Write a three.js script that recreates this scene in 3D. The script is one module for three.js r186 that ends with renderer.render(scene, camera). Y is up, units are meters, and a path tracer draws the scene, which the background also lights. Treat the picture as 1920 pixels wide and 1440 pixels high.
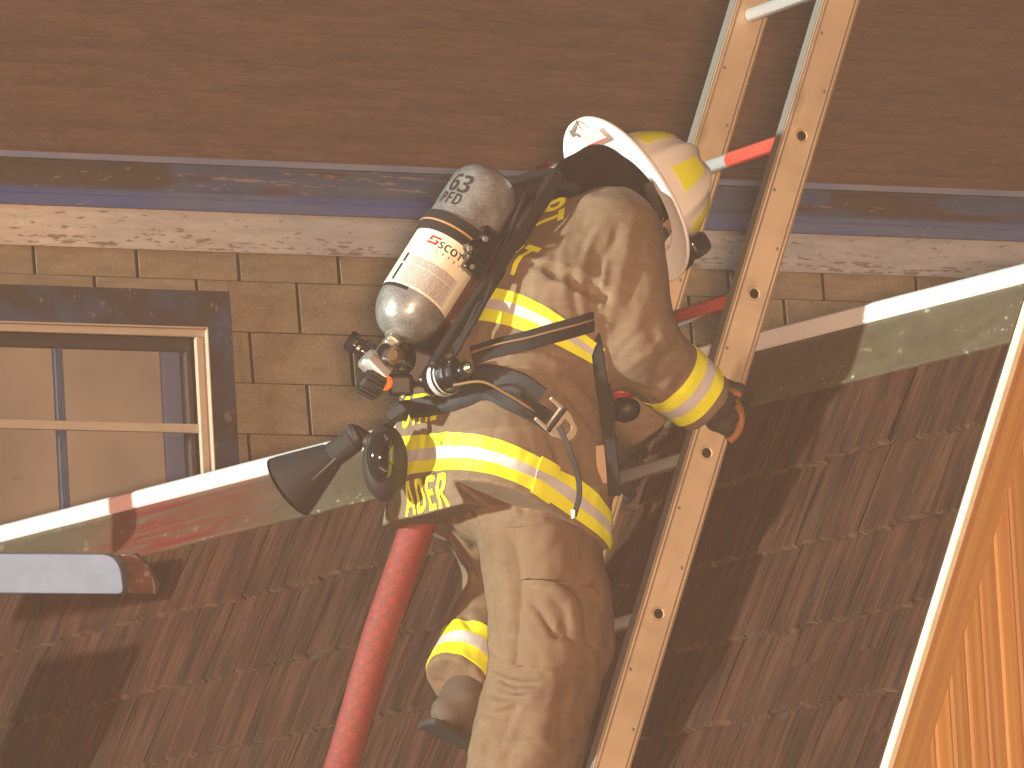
import * as THREE from 'three';
import { ImprovedNoise } from 'three/addons/math/ImprovedNoise.js';
import { FontLoader } from 'three/addons/loaders/FontLoader.js';
import { RoundedBoxGeometry } from 'three/addons/geometries/RoundedBoxGeometry.js';
import { mergeGeometries, mergeVertices, toCreasedNormals } from 'three/addons/utils/BufferGeometryUtils.js';

// ---------------------------------------------------------------- camera, sky, lamps, exposure
const V = (x, y, z) => new THREE.Vector3(x, y, z), rad = Math.PI / 180;
const FOCAL = 20000, CX = 960, CY = 720;                 // of the photograph, in its pixels
const PITCH = 7.4 * rad, ROLL = 3.2 * rad, YAW = 33 * rad;
const EYE = V(0, 1.7, 22);
const fwd = V(0, Math.sin(PITCH), -Math.cos(PITCH)), r0 = V(1, 0, 0), u0 = V(0, Math.cos(PITCH), Math.sin(PITCH));
const right = r0.clone().multiplyScalar(Math.cos(ROLL)).addScaledVector(u0, -Math.sin(ROLL));
const upv = u0.clone().multiplyScalar(Math.cos(ROLL)).addScaledVector(r0, Math.sin(ROLL));
const scene = new THREE.Scene();
const camera = new THREE.PerspectiveCamera(2 * Math.atan(CY / FOCAL) / rad, 4 / 3, 0.1, 400);
camera.position.copy(EYE); camera.up.copy(upv); camera.lookAt(EYE.clone().add(fwd));
scene.add(camera);
const renderer = new THREE.WebGLRenderer({ antialias: true });
renderer.setSize(1024, 768);
renderer.toneMapping = THREE.LinearToneMapping;
renderer.toneMappingExposure = 1;
renderer.shadowMap.enabled = true;
{ // a night sky: a dark dome of air, a little paler at the horizon
  const w = 64, h = 32, a = new Float32Array(w * h * 4);
  for (let j = 0; j < h; j++) for (let i = 0; i < w; i++) {
    const e = Math.max(0, (j + .5) / h * 2 - 1), k = .018 * (.6 + .4 * (1 - e));
    a.set([k * 1.2, k * 1.2, k * 1.7, 1], (j * w + i) * 4);
  }
  const t = new THREE.DataTexture(a, w, h, THREE.RGBAFormat, THREE.FloatType);
  t.mapping = THREE.EquirectangularReflectionMapping; t.magFilter = THREE.LinearFilter; t.needsUpdate = true;
  scene.background = t; scene.environment = t;
}
const ray = (x, y) => fwd.clone().addScaledVector(right, (x - CX) / FOCAL).addScaledVector(upv, -(y - CY) / FOCAL);
const at = (x, y, depth) => EYE.clone().addScaledVector(ray(x, y), depth);
const DEP = 22.2, P = (x, y, dz = 0) => at(x, y, DEP + dz);
const LAMP_AIM = P(1000, 760, 0);
// three lamps of the fire engines, all outside the frame: white flood (left), warm flood (right of the camera), red beacon
const WHITE = { azim: -64, elev: 5, dist: 24, power: 4200, color: [.90, 1, .90] };
const WARM = { azim: .25, elev: -7.25, dist: 25, power: 2350, color: [1, .62, .40] };
const RED = { azim: -24, elev: -5, dist: 15, power: 520, color: [1, .10, .07], aim: [230, 1090, 1.6], cone: 2.1 };
const FOG = 0.0017;

// ---------------------------------------------------------------- helpers
let seed = 12345;
const rnd = () => { seed = (seed * 1664525 + 1013904223) >>> 0; return seed / 4294967296; };
const rr = (a, b) => a + (b - a) * rnd(), pick = a => a[Math.floor(rnd() * a.length)];
const N0 = new ImprovedNoise();
const noise = (x, y, z = 0) => N0.noise(x + 31.7, y + 17.3, z + 91.1);
const fbm = (x, y, z = 0, o = 4) => { let s = 0, a = .5; for (let i = 0; i < o; i++) { [x, y, z] = [.79 * x - .53 * y + .31 * z, .61 * x + .68 * y - .40 * z, .0 * x + .50 * y + .86 * z]; s += a * noise(x, y, z); x = x * 2.03 + 7.1; y = y * 2.03 + 3.3; z = z * 2.03 + 1.7; a *= .5; } return s; };
const clamp = (x, a = 0, b = 1) => Math.min(b, Math.max(a, x));
const sstep = (a, b, x) => { const t = clamp((x - a) / (b - a)); return t * t * (3 - 2 * t); };
const mix = (a, b, t) => a + (b - a) * t;
const mix3 = (a, b, t) => [mix(a[0], b[0], t), mix(a[1], b[1], t), mix(a[2], b[2], t)];
const names = new Map();
function numbered(n) { const k = names.get(n) || 0; names.set(n, k + 1); return k ? n + '_' + String(k).padStart(3, '0') : n; }
function tag(o, label, category, group) { o.userData = { label, category }; if (group) o.userData.group = group; return o; }
function thing(name, label, category, pos) { const g = new THREE.Group(); g.name = numbered(name); if (pos) g.position.copy(pos); scene.add(g); g.updateMatrixWorld(true); return tag(g, label, category); }
function part(name, geo, mat, parent, label) {
  const m = new THREE.Mesh(geo, mat); m.name = numbered(name); m.castShadow = m.receiveShadow = true; if (label) m.userData.label = label;
  let off = V(0, 0, 0), p = parent; while (p && p !== scene) { off.add(p.position); p = p.parent; }
  if (off.lengthSq() > 0 && !geo.userData.moved) { geo.translate(-off.x, -off.y, -off.z); geo.userData.moved = true; }
  parent.add(m); return m;
}
function struct(name, geo, mat) { const m = part(name, geo, mat, scene); m.userData.kind = 'structure'; return m; }
function tex(w, h, fn, srgb = true, rep = null) {
  const a = new Uint8Array(w * h * 4);
  for (let j = 0; j < h; j++) for (let i = 0; i < w; i++) {
    let c = fn(i / w, j / h); if (typeof c === 'number') c = [c, c, c];
    for (let k = 0; k < 3; k++) { let v = clamp(c[k]); if (srgb) v = v <= .0031308 ? 12.92 * v : 1.055 * v ** (1 / 2.4) - .055; a[(j * w + i) * 4 + k] = Math.round(v * 255); }
    a[(j * w + i) * 4 + 3] = 255;
  }
  const t = new THREE.DataTexture(a, w, h); t.wrapS = t.wrapT = THREE.RepeatWrapping; t.magFilter = THREE.LinearFilter; t.minFilter = THREE.LinearMipmapLinearFilter; t.generateMipmaps = true;
  if (srgb) t.colorSpace = THREE.SRGBColorSpace; if (rep) t.repeat.set(...rep); t.needsUpdate = true; return t;
}
const std = (c, rough = .8, metal = 0, more = {}) => { const m = new THREE.MeshStandardMaterial({ roughness: rough, metalness: metal, ...more }); if (c) m.color.setRGB(...c); return m; };
const phys = (c, rough, metal, more = {}) => { const m = new THREE.MeshPhysicalMaterial({ roughness: rough, metalness: metal, ...more }); if (c) m.color.setRGB(...c); return m; };
const soften = (g, deg = 35) => { let q = g.index ? g : mergeVertices(g); return toCreasedNormals(q, deg * rad); };
// a solid from a polygon in the (U, W) plane, swept along A from a0 to a1; uv in metres
function prism(O, U, W, A, poly, a0, a1) {
  const pos = [], uv = [], pt = (p, a) => O.clone().addScaledVector(U, p[0]).addScaledVector(W, p[1]).addScaledVector(A, a);
  const flip = U.clone().cross(W).dot(A) < 0, area = THREE.ShapeUtils.area(poly.map(p => new THREE.Vector2(...p))) < 0;
  const pl = area ? [...poly].reverse() : poly;
  const tri = (a, b, c, ua, ub, uc) => { const q = flip ? [a, c, b] : [a, b, c], w = flip ? [ua, uc, ub] : [ua, ub, uc]; for (let i = 0; i < 3; i++) { pos.push(q[i].x, q[i].y, q[i].z); uv.push(...w[i]); } };
  let run = 0;
  for (let i = 0; i < pl.length; i++) {
    const p = pl[i], q = pl[(i + 1) % pl.length], L = Math.hypot(q[0] - p[0], q[1] - p[1]);
    const A0 = pt(p, a0), B0 = pt(q, a0), A1 = pt(p, a1), B1 = pt(q, a1);
    tri(A0, B0, B1, [a0, run], [a0, run + L], [a1, run + L]); tri(A0, B1, A1, [a0, run], [a1, run + L], [a1, run]); run += L;
  }
  for (const f of THREE.ShapeUtils.triangulateShape(pl.map(p => new THREE.Vector2(...p)), [])) {
    const [a, b, c] = f.map(i => pl[i]);
    tri(pt(a, a1), pt(b, a1), pt(c, a1), a, b, c); tri(pt(a, a0), pt(c, a0), pt(b, a0), a, c, b);
  }
  const g = new THREE.BufferGeometry(); g.setAttribute('position', new THREE.Float32BufferAttribute(pos, 3)); g.setAttribute('uv', new THREE.Float32BufferAttribute(uv, 2)); g.computeVertexNormals(); return g;
}
// box-like block on three axes from its centre, edges rounded
function block(c, X, Y, Z, w, h, d, r = .003) {
  if (X.clone().cross(Y).dot(Z) < 0) Z = Z.clone().negate();
  const g = new RoundedBoxGeometry(w, h, d, 2, Math.min(r, w / 2.1, h / 2.1, d / 2.1)); g.applyMatrix4(new THREE.Matrix4().makeBasis(X, Y, Z)); g.translate(c.x, c.y, c.z); return g;
}
function frame(Yaxis, hint) { const Y = Yaxis.clone().normalize(), Z = hint.clone().addScaledVector(Y, -hint.dot(Y)).normalize(), X = Y.clone().cross(Z); return [X, Y, Z]; }
// a lathe whose axis runs from A towards B; profile in metres [radius, height]
function turned(A, B, profile, seg = 28, crease = 40) {
  const Y = B.clone().sub(A).normalize(), [X, , Z] = frame(Y, Math.abs(Y.y) < .9 ? V(0, 1, 0) : V(1, 0, 0));
  let g = new THREE.LatheGeometry(profile.map(p => new THREE.Vector2(Math.max(p[0], 1e-5), p[1])), seg);
  g.deleteAttribute('normal'); g = soften(g, crease); g.applyMatrix4(new THREE.Matrix4().makeBasis(X, Y, Z)); g.translate(A.x, A.y, A.z); return g;
}
const rod = (A, B, r, seg = 12, cap = .2) => { const L = A.distanceTo(B), c = Math.min(r * cap, L / 3); return turned(A, B, [[0, 0], [r - c, 0], [r, c], [r, L - c], [r - c, L], [0, L]], seg); };
const tube = (pts, r, seg = 60, rs = 10) => new THREE.TubeGeometry(new THREE.CatmullRomCurve3(pts), seg, r, rs);
const merge = gs => mergeGeometries(gs.map(g => { const q = g.index ? g.toNonIndexed() : g.clone(); for (const k of Object.keys(q.attributes)) if (!['position', 'normal', 'uv'].includes(k)) q.deleteAttribute(k); if (!q.attributes.uv) q.setAttribute('uv', new THREE.Float32BufferAttribute(new Float32Array(q.attributes.position.count * 2), 2)); return q; }));

// ---------------------------------------------------------------- the two directions of the place
const h = V(Math.cos(YAW), 0, -Math.sin(YAW));            // along the house wall, to the right and away
const g = V(Math.sin(YAW), 0, Math.cos(YAW));             // out of the house wall, along the porch ridge, towards the right of the camera
const Yw = V(0, 1, 0);
function hitPlane(px, py, O, n) { const d = ray(px, py); return EYE.clone().addScaledVector(d, O.clone().sub(EYE).dot(n) / d.dot(n)); }

// ---------------------------------------------------------------- ground
struct('ground', new THREE.PlaneGeometry(160, 160, 1, 1).rotateX(-Math.PI / 2), std([.05, .048, .045], .95));

// ---------------------------------------------------------------- textures of weathered wood, paint, metal, felt
const grain = (u, v, s, k) => fbm(u * k, v * 2.2, s, 5);
function shakeTex(s, tone) {
  return tex(256, 256, (u, v) => {
    const a = grain(u, v, s, 26), b = fbm(u * 4, v * 1.4, s + 9, 3), c = noise(u * 90, v * 5, s + 3), d = fbm(u * 9, v * 9, s + 30, 4);
    let k = .62 + 1.1 * a + .7 * b + .28 * c; if (a < -.2) k *= .6;
    let col = mix3([.098, .028, .011], [.112, .041, .018], clamp(.5 + 1.6 * b + tone)); col = mix3(col, [.105, .060, .034], clamp((d - .1) * 2.0));
    return col.map(x => x * Math.max(.12, k) * .56);
  });
}
const shakeBump = tex(256, 256, (u, v) => .5 + .9 * grain(u, v, 5, 30) + .2 * noise(u * 80, v * 4, 3), false);
const shakeMats = [0, 1, 2, 3, 4].map(i => phys(null, .92, 0, { specularIntensity: .35, vertexColors: true, map: shakeTex(i * 13.7, [-.3, .1, .35, -.1, .2][i]), bumpMap: shakeBump, bumpScale: .004 }));
const peel = (u, v, s) => fbm(u * 3, v * 14, s, 5) + .5 * fbm(u * 24, v * 60, s + 4, 3);

// ---------------------------------------------------------------- porch with the steep shake roof
const SL = 66 * rad, P0 = P(1340, 645, 0);                // a point of its ridge
const s = h.clone().multiplyScalar(-Math.cos(SL)).addScaledVector(Yw, -Math.sin(SL));   // down the near slope
const Nn = h.clone().multiplyScalar(-Math.sin(SL)).addScaledVector(Yw, Math.cos(SL));   // out of it
const R = (t, d, n = 0) => P0.clone().addScaledVector(g, t).addScaledVector(s, d).addScaledVector(Nn, n);
const roofAt = (px, py) => { const q = hitPlane(px, py, P0, Nn).sub(P0); return [q.dot(g), q.dot(s)]; };
const TE = roofAt(1795, 1025)[0], T0 = -7.4;
console.log('TE', TE.toFixed(3), 'gaps', [[575, 967], [1557, 862], [1777, 965], [1660, 1147], [1660, 1292], [332, 1157]].map(p => roofAt(...p)[1].toFixed(3)).join(' '));
const porch = thing('porch', 'steep gabled porch with dark wooden shake roof, white ridge cap and orange boarded gable end', 'porch', P0.clone().setY(0));
const deckMat = std([.02, .013, .01], .95);
const SIDE = h.clone().multiplyScalar(Math.cos(SL)).addScaledVector(Yw, -Math.sin(SL)), NB = h.clone().multiplyScalar(Math.sin(SL)).addScaledVector(Yw, Math.cos(SL));
const roof = part('roof', mergeGeometries([prism(P0, s, Nn, g, [[.02, -.03], [2.6, -.03], [2.6, -.004], [.02, -.004]], T0, TE - .02), prism(P0, SIDE, NB, g, [[.02, -.03], [2.6, -.03], [2.6, -.004], [.02, -.004]], T0, TE - .02)]), deckMat, porch);
{ // shakes, one by one
  const variants = [0, 1, 2, 3, 4, 5].map(k => {           // unit width along x, butt at y = 0, z out of the roof
    const n = 5, L = .29, pos = [], uv = [], col = [], idx = [], u0_ = rnd(), v0_ = rnd();
    for (let i = 0; i <= n; i++) {
      const x = -.5 + i / n, j = rr(-.004, .004), th = .013 + rr(-.002, .002), m = rr(-.002, .002);
      for (const [y, z, c] of [[j, 0, 1], [j + .003, th, 1], [j + .003, th, 0], [L * .45, th * .55 + m + .001, 0], [L, .001, 0]]) { pos.push(x, y, z); uv.push(u0_ + x * .8 + (c ? rr(-.1, .1) : 0), v0_ + y * 2.2); c ? col.push(1.8, 2.5, 3.0) : col.push(1, 1, 1); } // weathered grey end grain
    }
    for (let i = 0; i < n; i++) for (const q of [0, 2, 3]) { const a = i * 5 + q, b = a + 5; idx.push(a, b, b + 1, a, b + 1, a + 1); }
    for (const e of [0, n]) { const a = e * 5; e ? idx.push(a, a + 3, a + 2, a, a + 4, a + 3) : idx.push(a, a + 2, a + 3, a, a + 3, a + 4); }
    let q = new THREE.BufferGeometry(); q.setAttribute('position', new THREE.Float32BufferAttribute(pos, 3)); q.setAttribute('uv', new THREE.Float32BufferAttribute(uv, 2)); q.setAttribute('color', new THREE.Float32BufferAttribute(col, 3)); q.setIndex(idx); q = toCreasedNormals(q, 30 * rad); q.userData.moved = true; return q;
  });
  const butts = [.362, .555, .750, .940, 1.130, 1.320, 1.520]; const up = s.clone().negate();
  const porchOff = porch.position;
  butts.forEach((d0, k) => {
    let t = -3.4 + rr(0, .1);
    if (k > 4) t = -1.2;
    while (t < TE - .03) {
      let w = rr(.085, .235); if (rnd() < .2) w *= .6; if (t + w > TE - .035) w = TE - .02 - t;
      if (w < .02) break;
      const m = new THREE.Mesh(pick(variants), pick(shakeMats)); m.name = numbered('shake'); m.castShadow = m.receiveShadow = true;
      const tilt = rr(.030, .046), ang = rr(-.012, .012);
      const X = g.clone().addScaledVector(up, ang).normalize(), Yd = up.clone().addScaledVector(X, -up.dot(X)).addScaledVector(Nn, -tilt).normalize(), Z = X.clone().cross(Yd);
      m.matrixAutoUpdate = true; const M = new THREE.Matrix4().makeBasis(X.clone().multiplyScalar(1), Yd, Z); m.quaternion.setFromRotationMatrix(M); m.scale.set(w - rr(.001, .0045), 1, 1);
      m.position.copy(R(t + w / 2, d0 + rr(-.006, .006), -.001 + rr(0, .004))).sub(porchOff); roof.add(m);
      t += w;
    }
  });
}
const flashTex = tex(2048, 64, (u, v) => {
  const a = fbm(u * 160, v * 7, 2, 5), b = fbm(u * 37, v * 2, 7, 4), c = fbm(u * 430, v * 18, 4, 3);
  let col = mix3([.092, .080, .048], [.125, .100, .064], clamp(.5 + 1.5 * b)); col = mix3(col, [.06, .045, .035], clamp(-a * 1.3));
  if (c > .30 && b > .16) col = [.42, .42, .28]; if (a > .36) col = mix3(col, [.34, .27, .17], .5); const t = T0 + u * (TE - T0), redPool = sstep(-2.62, -2.2, t) * sstep(-1.45, -2.15, t); if (redPool > 0) col = mix3(col, [.17, .016, .012], clamp(redPool * (.62 + 1.6 * fbm(u * 30, v * 16, 12, 5)))); return col.map(x => x * .72);  // red streaks: the pool of red beacon light painted into the tin colour
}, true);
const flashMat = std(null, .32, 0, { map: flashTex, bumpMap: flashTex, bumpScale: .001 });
const scaleUV = (q, a, b, oa = 0, ob = 0) => { const u = q.attributes.uv; for (let i = 0; i < u.count; i++) u.setXY(i, u.getX(i) * a + oa, u.getY(i) * b + ob); return q; };
// tin flashing below the cap, its lower edge rolled, a little uneven
function wavyStrip(d0, d1, n0, t0, t1, step, amp) {
  const pos = [], uv = [], idx = [], M = Math.round((t1 - t0) / step), prof = [[d0, 0], [d0 + (d1 - d0) * .5, .002], [d1 - .006, .003], [d1, .008], [d1 + .004, .004], [d1 + .002, -.006]];
  for (let i = 0; i <= M; i++) { const t = t0 + (t1 - t0) * i / M; prof.forEach(([d, n], j) => { const w = j > 1 ? amp * fbm(t * 5, 3.3) : 0, b = j ? amp * .6 * fbm(t * 3, j * .3, 8) : 0; const q = R(t, d + w, n0 + n + b); pos.push(q.x, q.y, q.z); uv.push((t - T0) / (TE - T0), (d - d0) / .2); }); }
  const c = prof.length; for (let i = 0; i < M; i++) for (let j = 0; j < c - 1; j++) { const a = i * c + j; idx.push(a, a + 1, a + c + 1, a, a + c + 1, a + c); }
  const q = new THREE.BufferGeometry(); q.setAttribute('position', new THREE.Float32BufferAttribute(pos, 3)); q.setAttribute('uv', new THREE.Float32BufferAttribute(uv, 2)); q.setIndex(idx); q.computeVertexNormals(); return q;
}
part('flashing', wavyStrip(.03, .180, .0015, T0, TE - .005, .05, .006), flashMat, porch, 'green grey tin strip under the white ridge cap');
const whiteTex = tex(512, 64, (u, v) => { const a = fbm(u * 90, v * 8, 21, 4), b = fbm(u * 8, v * 2, 2, 3); let c = [.80, .80, .79].map(x => x * (.97 + .08 * b)); if (a > .42) c = mix3(c, [.4, .38, .36], .6); return c; });
const capMat = std(null, .42, 0, { map: whiteTex });
part('ridge_cap', scaleUV(prism(P0, s, Nn, g, [[-.002, .002], [.009, .011], [.046, .009], [.047, .003], [.006, .003]], T0, TE + .012), .3, 4), capMat, porch, 'white metal cap along the ridge');
part('ridge_cap', scaleUV(prism(P0, SIDE, NB, g, [[.0, .002], [.011, .0105], [.05, .0085], [.05, .002]], T0, TE + .012), .3, 4), capMat, porch, 'white metal cap along the far side of the ridge');
// rake: dark side edge, white trim, orange board, orange gable boards
const darkWood = std(null, .7, 0, { map: shakeTex(77, 0) });
part('roof_edge', scaleUV(prism(P0, Nn, g, s, [[-.012, TE - .02], [.012, TE - .02], [.012, TE - .004], [-.012, TE - .004]], .05, 2.6), 3, 3), darkWood, porch);
const trimTex = tex(256, 64, (u, v) => { const b = fbm(u * 20, v * 3, 12, 4); return [.80, .72, .52].map(x => x * (.95 + .16 * b)); });
const trimMat = std(null, .55, 0, { map: trimTex });
part('rake_trim', scaleUV(prism(P0, Nn, g, s, [[.014, TE - .004], [.020, TE + .0], [.020, TE + .020], [.017, TE + .023], [.006, TE + .023], [.006, TE - .004]], .0, 2.6), 2, 6), trimMat, porch, 'cream painted trim strip down the gable edge');
function orangeTex(sd, dark) {
  return tex(128, 512, (u, v) => {
    const x = u * 7 + .5 * fbm(u * 1.5, v * .9, sd), a = Math.sin(x * 6.2 + 2.5 * fbm(u * 2, v * .5, sd + 2, 3)), b = fbm(u * 40, v * 3, sd + 8, 4), c = fbm(u * 2, v * 1.2, sd + 5, 3);
    const k = .94 + .05 * a + .30 * b + .22 * c; return [.54 * k * dark, .285 * k * k * dark, .078 * k * k * dark];
  });
}
const orangeMats = [[3, 1], [17, .86], [29, 1.12], [41, .95]].map(([a, b]) => phys(null, .42, 0, { map: orangeTex(a, b), clearcoat: .35, clearcoatRoughness: .25 }));
const swapUV = (q, a, b) => { const u = q.attributes.uv; for (let i = 0; i < u.count; i++) u.setXY(i, u.getY(i) * b + .21, u.getX(i) * a); return q; };
part('rake_board', swapUV(prism(P0, Nn, g, s, [[.0055, TE - .02], [.0055, TE + .013], [-.066, TE + .013], [-.068, TE - .02]], .0, 2.6), .45, 4), orangeMats[1], porch, 'orange varnished board under the cream trim');
{
  const wall = part('gable_wall', prism(P0, h, Yw, g, [[-1.05, -2.6], [1.05, -2.6], [1.05, -2.45], [0, -.12], [-1.05, -2.45]], TE - .06, TE - .016), deckMat, porch);
  const bw = .0425, tanS = Math.tan(SL), lift = -.070 / Math.cos(SL);
  for (let i = -20; i < 12; i++) {
    const a = i * bw + .0008, b = (i + 1) * bw - .0008, e = .005, zf = TE + .005, zb = TE - .012;
    const top = x => lift - Math.abs(x) * tanS + .004, low = -2.55;
    const c = (x, y, z) => P0.clone().addScaledVector(h, x).addScaledVector(Yw, y).addScaledVector(g, z);
    const rows = [[a, zb], [a, zf - e], [a + e, zf], [b - e, zf], [b, zf - e], [b, zb]], pos = [], uv = [], idx = [], uo = rnd();
    for (const [x, z] of rows) for (const y of [low, Math.max(low + .01, top(x))]) { const q = c(x, y, z); pos.push(q.x, q.y, q.z); uv.push(uo + (x - a) * 6, y * .55 + uo * 3); }
    for (let k = 0; k < 5; k++) { const q = k * 2; idx.push(q, q + 2, q + 3, q, q + 3, q + 1); }
    idx.push(1, 3, 5, 1, 5, 7, 1, 7, 9, 1, 9, 11);
    let q = new THREE.BufferGeometry(); q.setAttribute('position', new THREE.Float32BufferAttribute(pos, 3)); q.setAttribute('uv', new THREE.Float32BufferAttribute(uv, 2)); q.setIndex(idx); q = toCreasedNormals(q, 20 * rad);
    part('board', q, orangeMats[(i * 7 + 70) % 4], wall);
  }
  part('side_wall', prism(P0, h, Yw, g, [[-1.0, -2.55], [-.96, -2.55], [-.96, -P0.y], [-1.0, -P0.y]], T0, TE - .03), orangeMats[1], porch);
  part('front_wall', prism(P0, h, Yw, g, [[-.958, -2.61], [.96, -2.61], [.96, -P0.y], [-.958, -P0.y]], TE - .05, TE - .024), orangeMats[0], porch);
}

// ---------------------------------------------------------------- house behind
const W0 = at(500, 535, 27.6);
const wallAt = (px, py, out = 0) => { const q = hitPlane(px, py, W0.clone().addScaledVector(g, out), g).sub(W0); return [q.dot(h), q.y]; };
const WP = (u, v, n = 0) => W0.clone().addScaledVector(h, u).addScaledVector(Yw, v).addScaledVector(g, n);
const vy = (px, py, out = 0) => wallAt(px, py, out)[1], ux = (px, py, out = 0) => wallAt(px, py, out)[0];
console.log('wall rows', [460, 530, 625, 723, 815].map(y => vy(520, y).toFixed(3)).join(' '), 'u', [0, 430, 1920].map(x => ux(x, 500).toFixed(2)).join(' '), 'corn', vy(100, 285).toFixed(3), vy(1900, 362).toFixed(3), vy(100, 385).toFixed(3), vy(1900, 454).toFixed(3));
const house = thing('house', 'brown shingled house behind the porch with peeling blue cornice and a window', 'house', W0.clone().setY(0));
const UL = -5.5, UR = 5;
const vFrB = vy(100, 463), vFrT = vy(100, 386, .03), vCoT = vy(100, 285, .1);
{
  const wu0 = UL, wr = ux(386, 700), wv1 = vy(200, 609), wv0 = wv1 - 1.35, wl = wr - .95;
  const holeL = wl, holeR = wr;
  const feltMat = std([.022, .016, .011], .95);
  const solid = (u0_, u1_, v0_, v1_) => prism(WP(0, 0, 0), h, Yw, g, [[u0_, v0_], [u1_, v0_], [u1_, v1_], [u0_, v1_]], -.2, -.006);
  const base = -W0.y;
  const wall = part('wall', mergeGeometries([solid(UL, holeL, base, vCoT), solid(holeR, UR, base, vCoT), solid(holeL, holeR, wv1, vCoT), solid(holeL, holeR, base, wv0)]), feltMat, house);
  // asphalt shingle tabs
  const feltTex = sd => tex(256, 128, (u, v) => { const a = fbm(u * 60, v * 28, sd, 3), b = fbm(u * 3, v * 2, sd + 3, 3), c = noise(u * 130, v * 60, sd); const k = (.86 + .05 * (sd % 4)) + .6 * a + .45 * b + .35 * c; return [.30 * k, .228 * k, .145 * k]; });
  const mats = [1, 5, 9, 14].map(k => { const t = feltTex(k); return std(null, .95, 0, { map: t, bumpMap: t, bumpScale: .002 }); });
  const row = .1327, vRow0 = vy(520, 530);
  const tab = (w, hh) => { const q = new RoundedBoxGeometry(w, hh, .006, 1, .0025); q.userData.moved = true; return q; };
  const full = tab(.2955, row - .0004), off = house.position;
  const offs = [0, .085, -.045, .11, -.03, .09, -.05, .08, 0];
  for (let k = -1; k < 8; k++) for (let c = -10; c < 14; c++) {
    const v0_ = vRow0 - k * row, uc = ux(520, 600) + offs[k + 1] + .26 + c * .305, a0 = uc - .14775, b0 = uc + .14775; if (b0 < -2.2 || a0 > 3.6) continue;
    const edge = holeR + .079, pieces = [];
    if (v0_ > wv1 + .094 || a0 > edge) pieces.push([a0, b0, v0_]); else { pieces.push([a0, Math.min(b0, edge - .002), wv1 + .0945]); if (b0 > edge + .01) pieces.push([edge, b0, v0_]); }
    for (const [a, b, vb] of pieces) {
      const vt = Math.min(v0_ + row, vFrB + .004), hh = vt - vb - .0004; if (vt - vb < .010 || b - a < .01) continue;
      const whole = b - a > .29 && Math.abs(hh - row + .0004) < .001, m = new THREE.Mesh(whole ? full : tab(b - a, hh), mats[(c * 3 + k * 5 + 100) % 4]);
      m.name = numbered('shingle'); m.castShadow = m.receiveShadow = true;
      m.quaternion.setFromRotationMatrix(new THREE.Matrix4().makeBasis(h, Yw, g)); m.rotateX(-.045 + rr(-.01, .01)); m.rotateZ(rr(-.004, .004));
      m.position.copy(WP((a + b) / 2, vb + hh / 2, .003 + (k % 2 ? .0015 : 0) + rr(0, .001))).sub(off); wall.add(m);
    }
  }
  // frieze, cornice
  const friezeTex = tex(2048, 128, (u, v) => {
    const x = mix(UL, UR, u), p = peel(x * 2.2, v * 1.1, 3), q = fbm(x * 7, v * 5, 9, 5), e = fbm(x * 30, v * 9, 6, 4);
    let c = mix3([.74, .62, .50], [.44, .43, .42], clamp(.25 + .42 * (x + .75) + 1.1 * fbm(x * 1.3, 4, 2))); c = c.map(z => z * (.95 + .35 * q));
    const low = sstep(.75, 0, v); if (p * .8 + e * .9 + .30 * low - .16 > .30) c = mix3(c, [.17, .115, .075], .75); if (e > .32) c = mix3(c, [.26, .19, .13], .45); return c;
  });
  const friezeMat = std(null, .8, 0, { map: friezeTex, bumpMap: friezeTex, bumpScale: .002 });
  const mapU = (q, v0_, v1_) => { const p = q.attributes.position, u = q.attributes.uv; for (let i = 0; i < p.count; i++) { const d = V(p.getX(i), p.getY(i), p.getZ(i)).sub(W0); u.setXY(i, (d.dot(h) - UL) / (UR - UL), (d.y - v0_) / (v1_ - v0_)); } return q; };
  part('frieze_board', mapU(prism(W0, g, Yw, h, [[0, vFrB], [.026, vFrB - .002], [.028, vFrB + .004], [.028, vFrT], [0, vFrT]], UL, UR), vFrB, vFrT), friezeMat, house, 'pale board with peeling paint below the blue cornice');
  const hC = vCoT - vFrT;
  const cornTex = tex(2048, 256, (u, v) => {
    const x = mix(UL, UR, u), p = peel(x * 1.6, v * 1.0, 13), q = fbm(x * 5, v * 4, 19, 5), e = fbm(x * 26, v * 12, 6, 4), n = fbm(x * 1.1, v * .8, 40, 3);
    let c = mix3([.060, .088, .185], [.10, .125, .20], clamp(.5 + 1.4 * q)); if (v < .34) c = mix3([.060, .098, .34], [.11, .15, .27], clamp(.5 + 2 * n + q));
    const brown = sstep(.06, .2, n * .55 + .40 * sstep(-.28, -.50, x) + .3 * q + .14 * sstep(1.4, 2.6, x)) * sstep(.30, .44, v); c = mix3(c, [.075, .046, .030], brown * .9);
    if (v > .40 && v < .80 && p + .3 * e > .20 && x > -.3 && x < .75) c = mix3(c, [.36, .28, .18], .75);
    if (v > .86) c = mix3([.17, .21, .34], [.26, .26, .30], clamp(.4 + 1.6 * q)); if (e > .34) c = mix3(c, [.30, .24, .18], .6); return c;
  });
  const cornMat = std(null, .6, 0, { map: cornTex, bumpMap: cornTex, bumpScale: .002 });
  const pv = [[0, 0], [.050, 0], [.052, .20], [.046, .26], [.050, .33], [.058, .40], [.064, .55], [.078, .74], [.088, .82], [.088, .86], [.104, .87], [.106, .99], [.02, 1]].map(([n, f]) => [n, vFrT + f * hC]);
  part('cornice', mapU(soften(prism(W0, g, Yw, h, pv, UL, UR), 25), vFrT, vCoT), cornMat, house, 'blue cornice moulding with flaking paint and bare brown wood');
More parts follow.
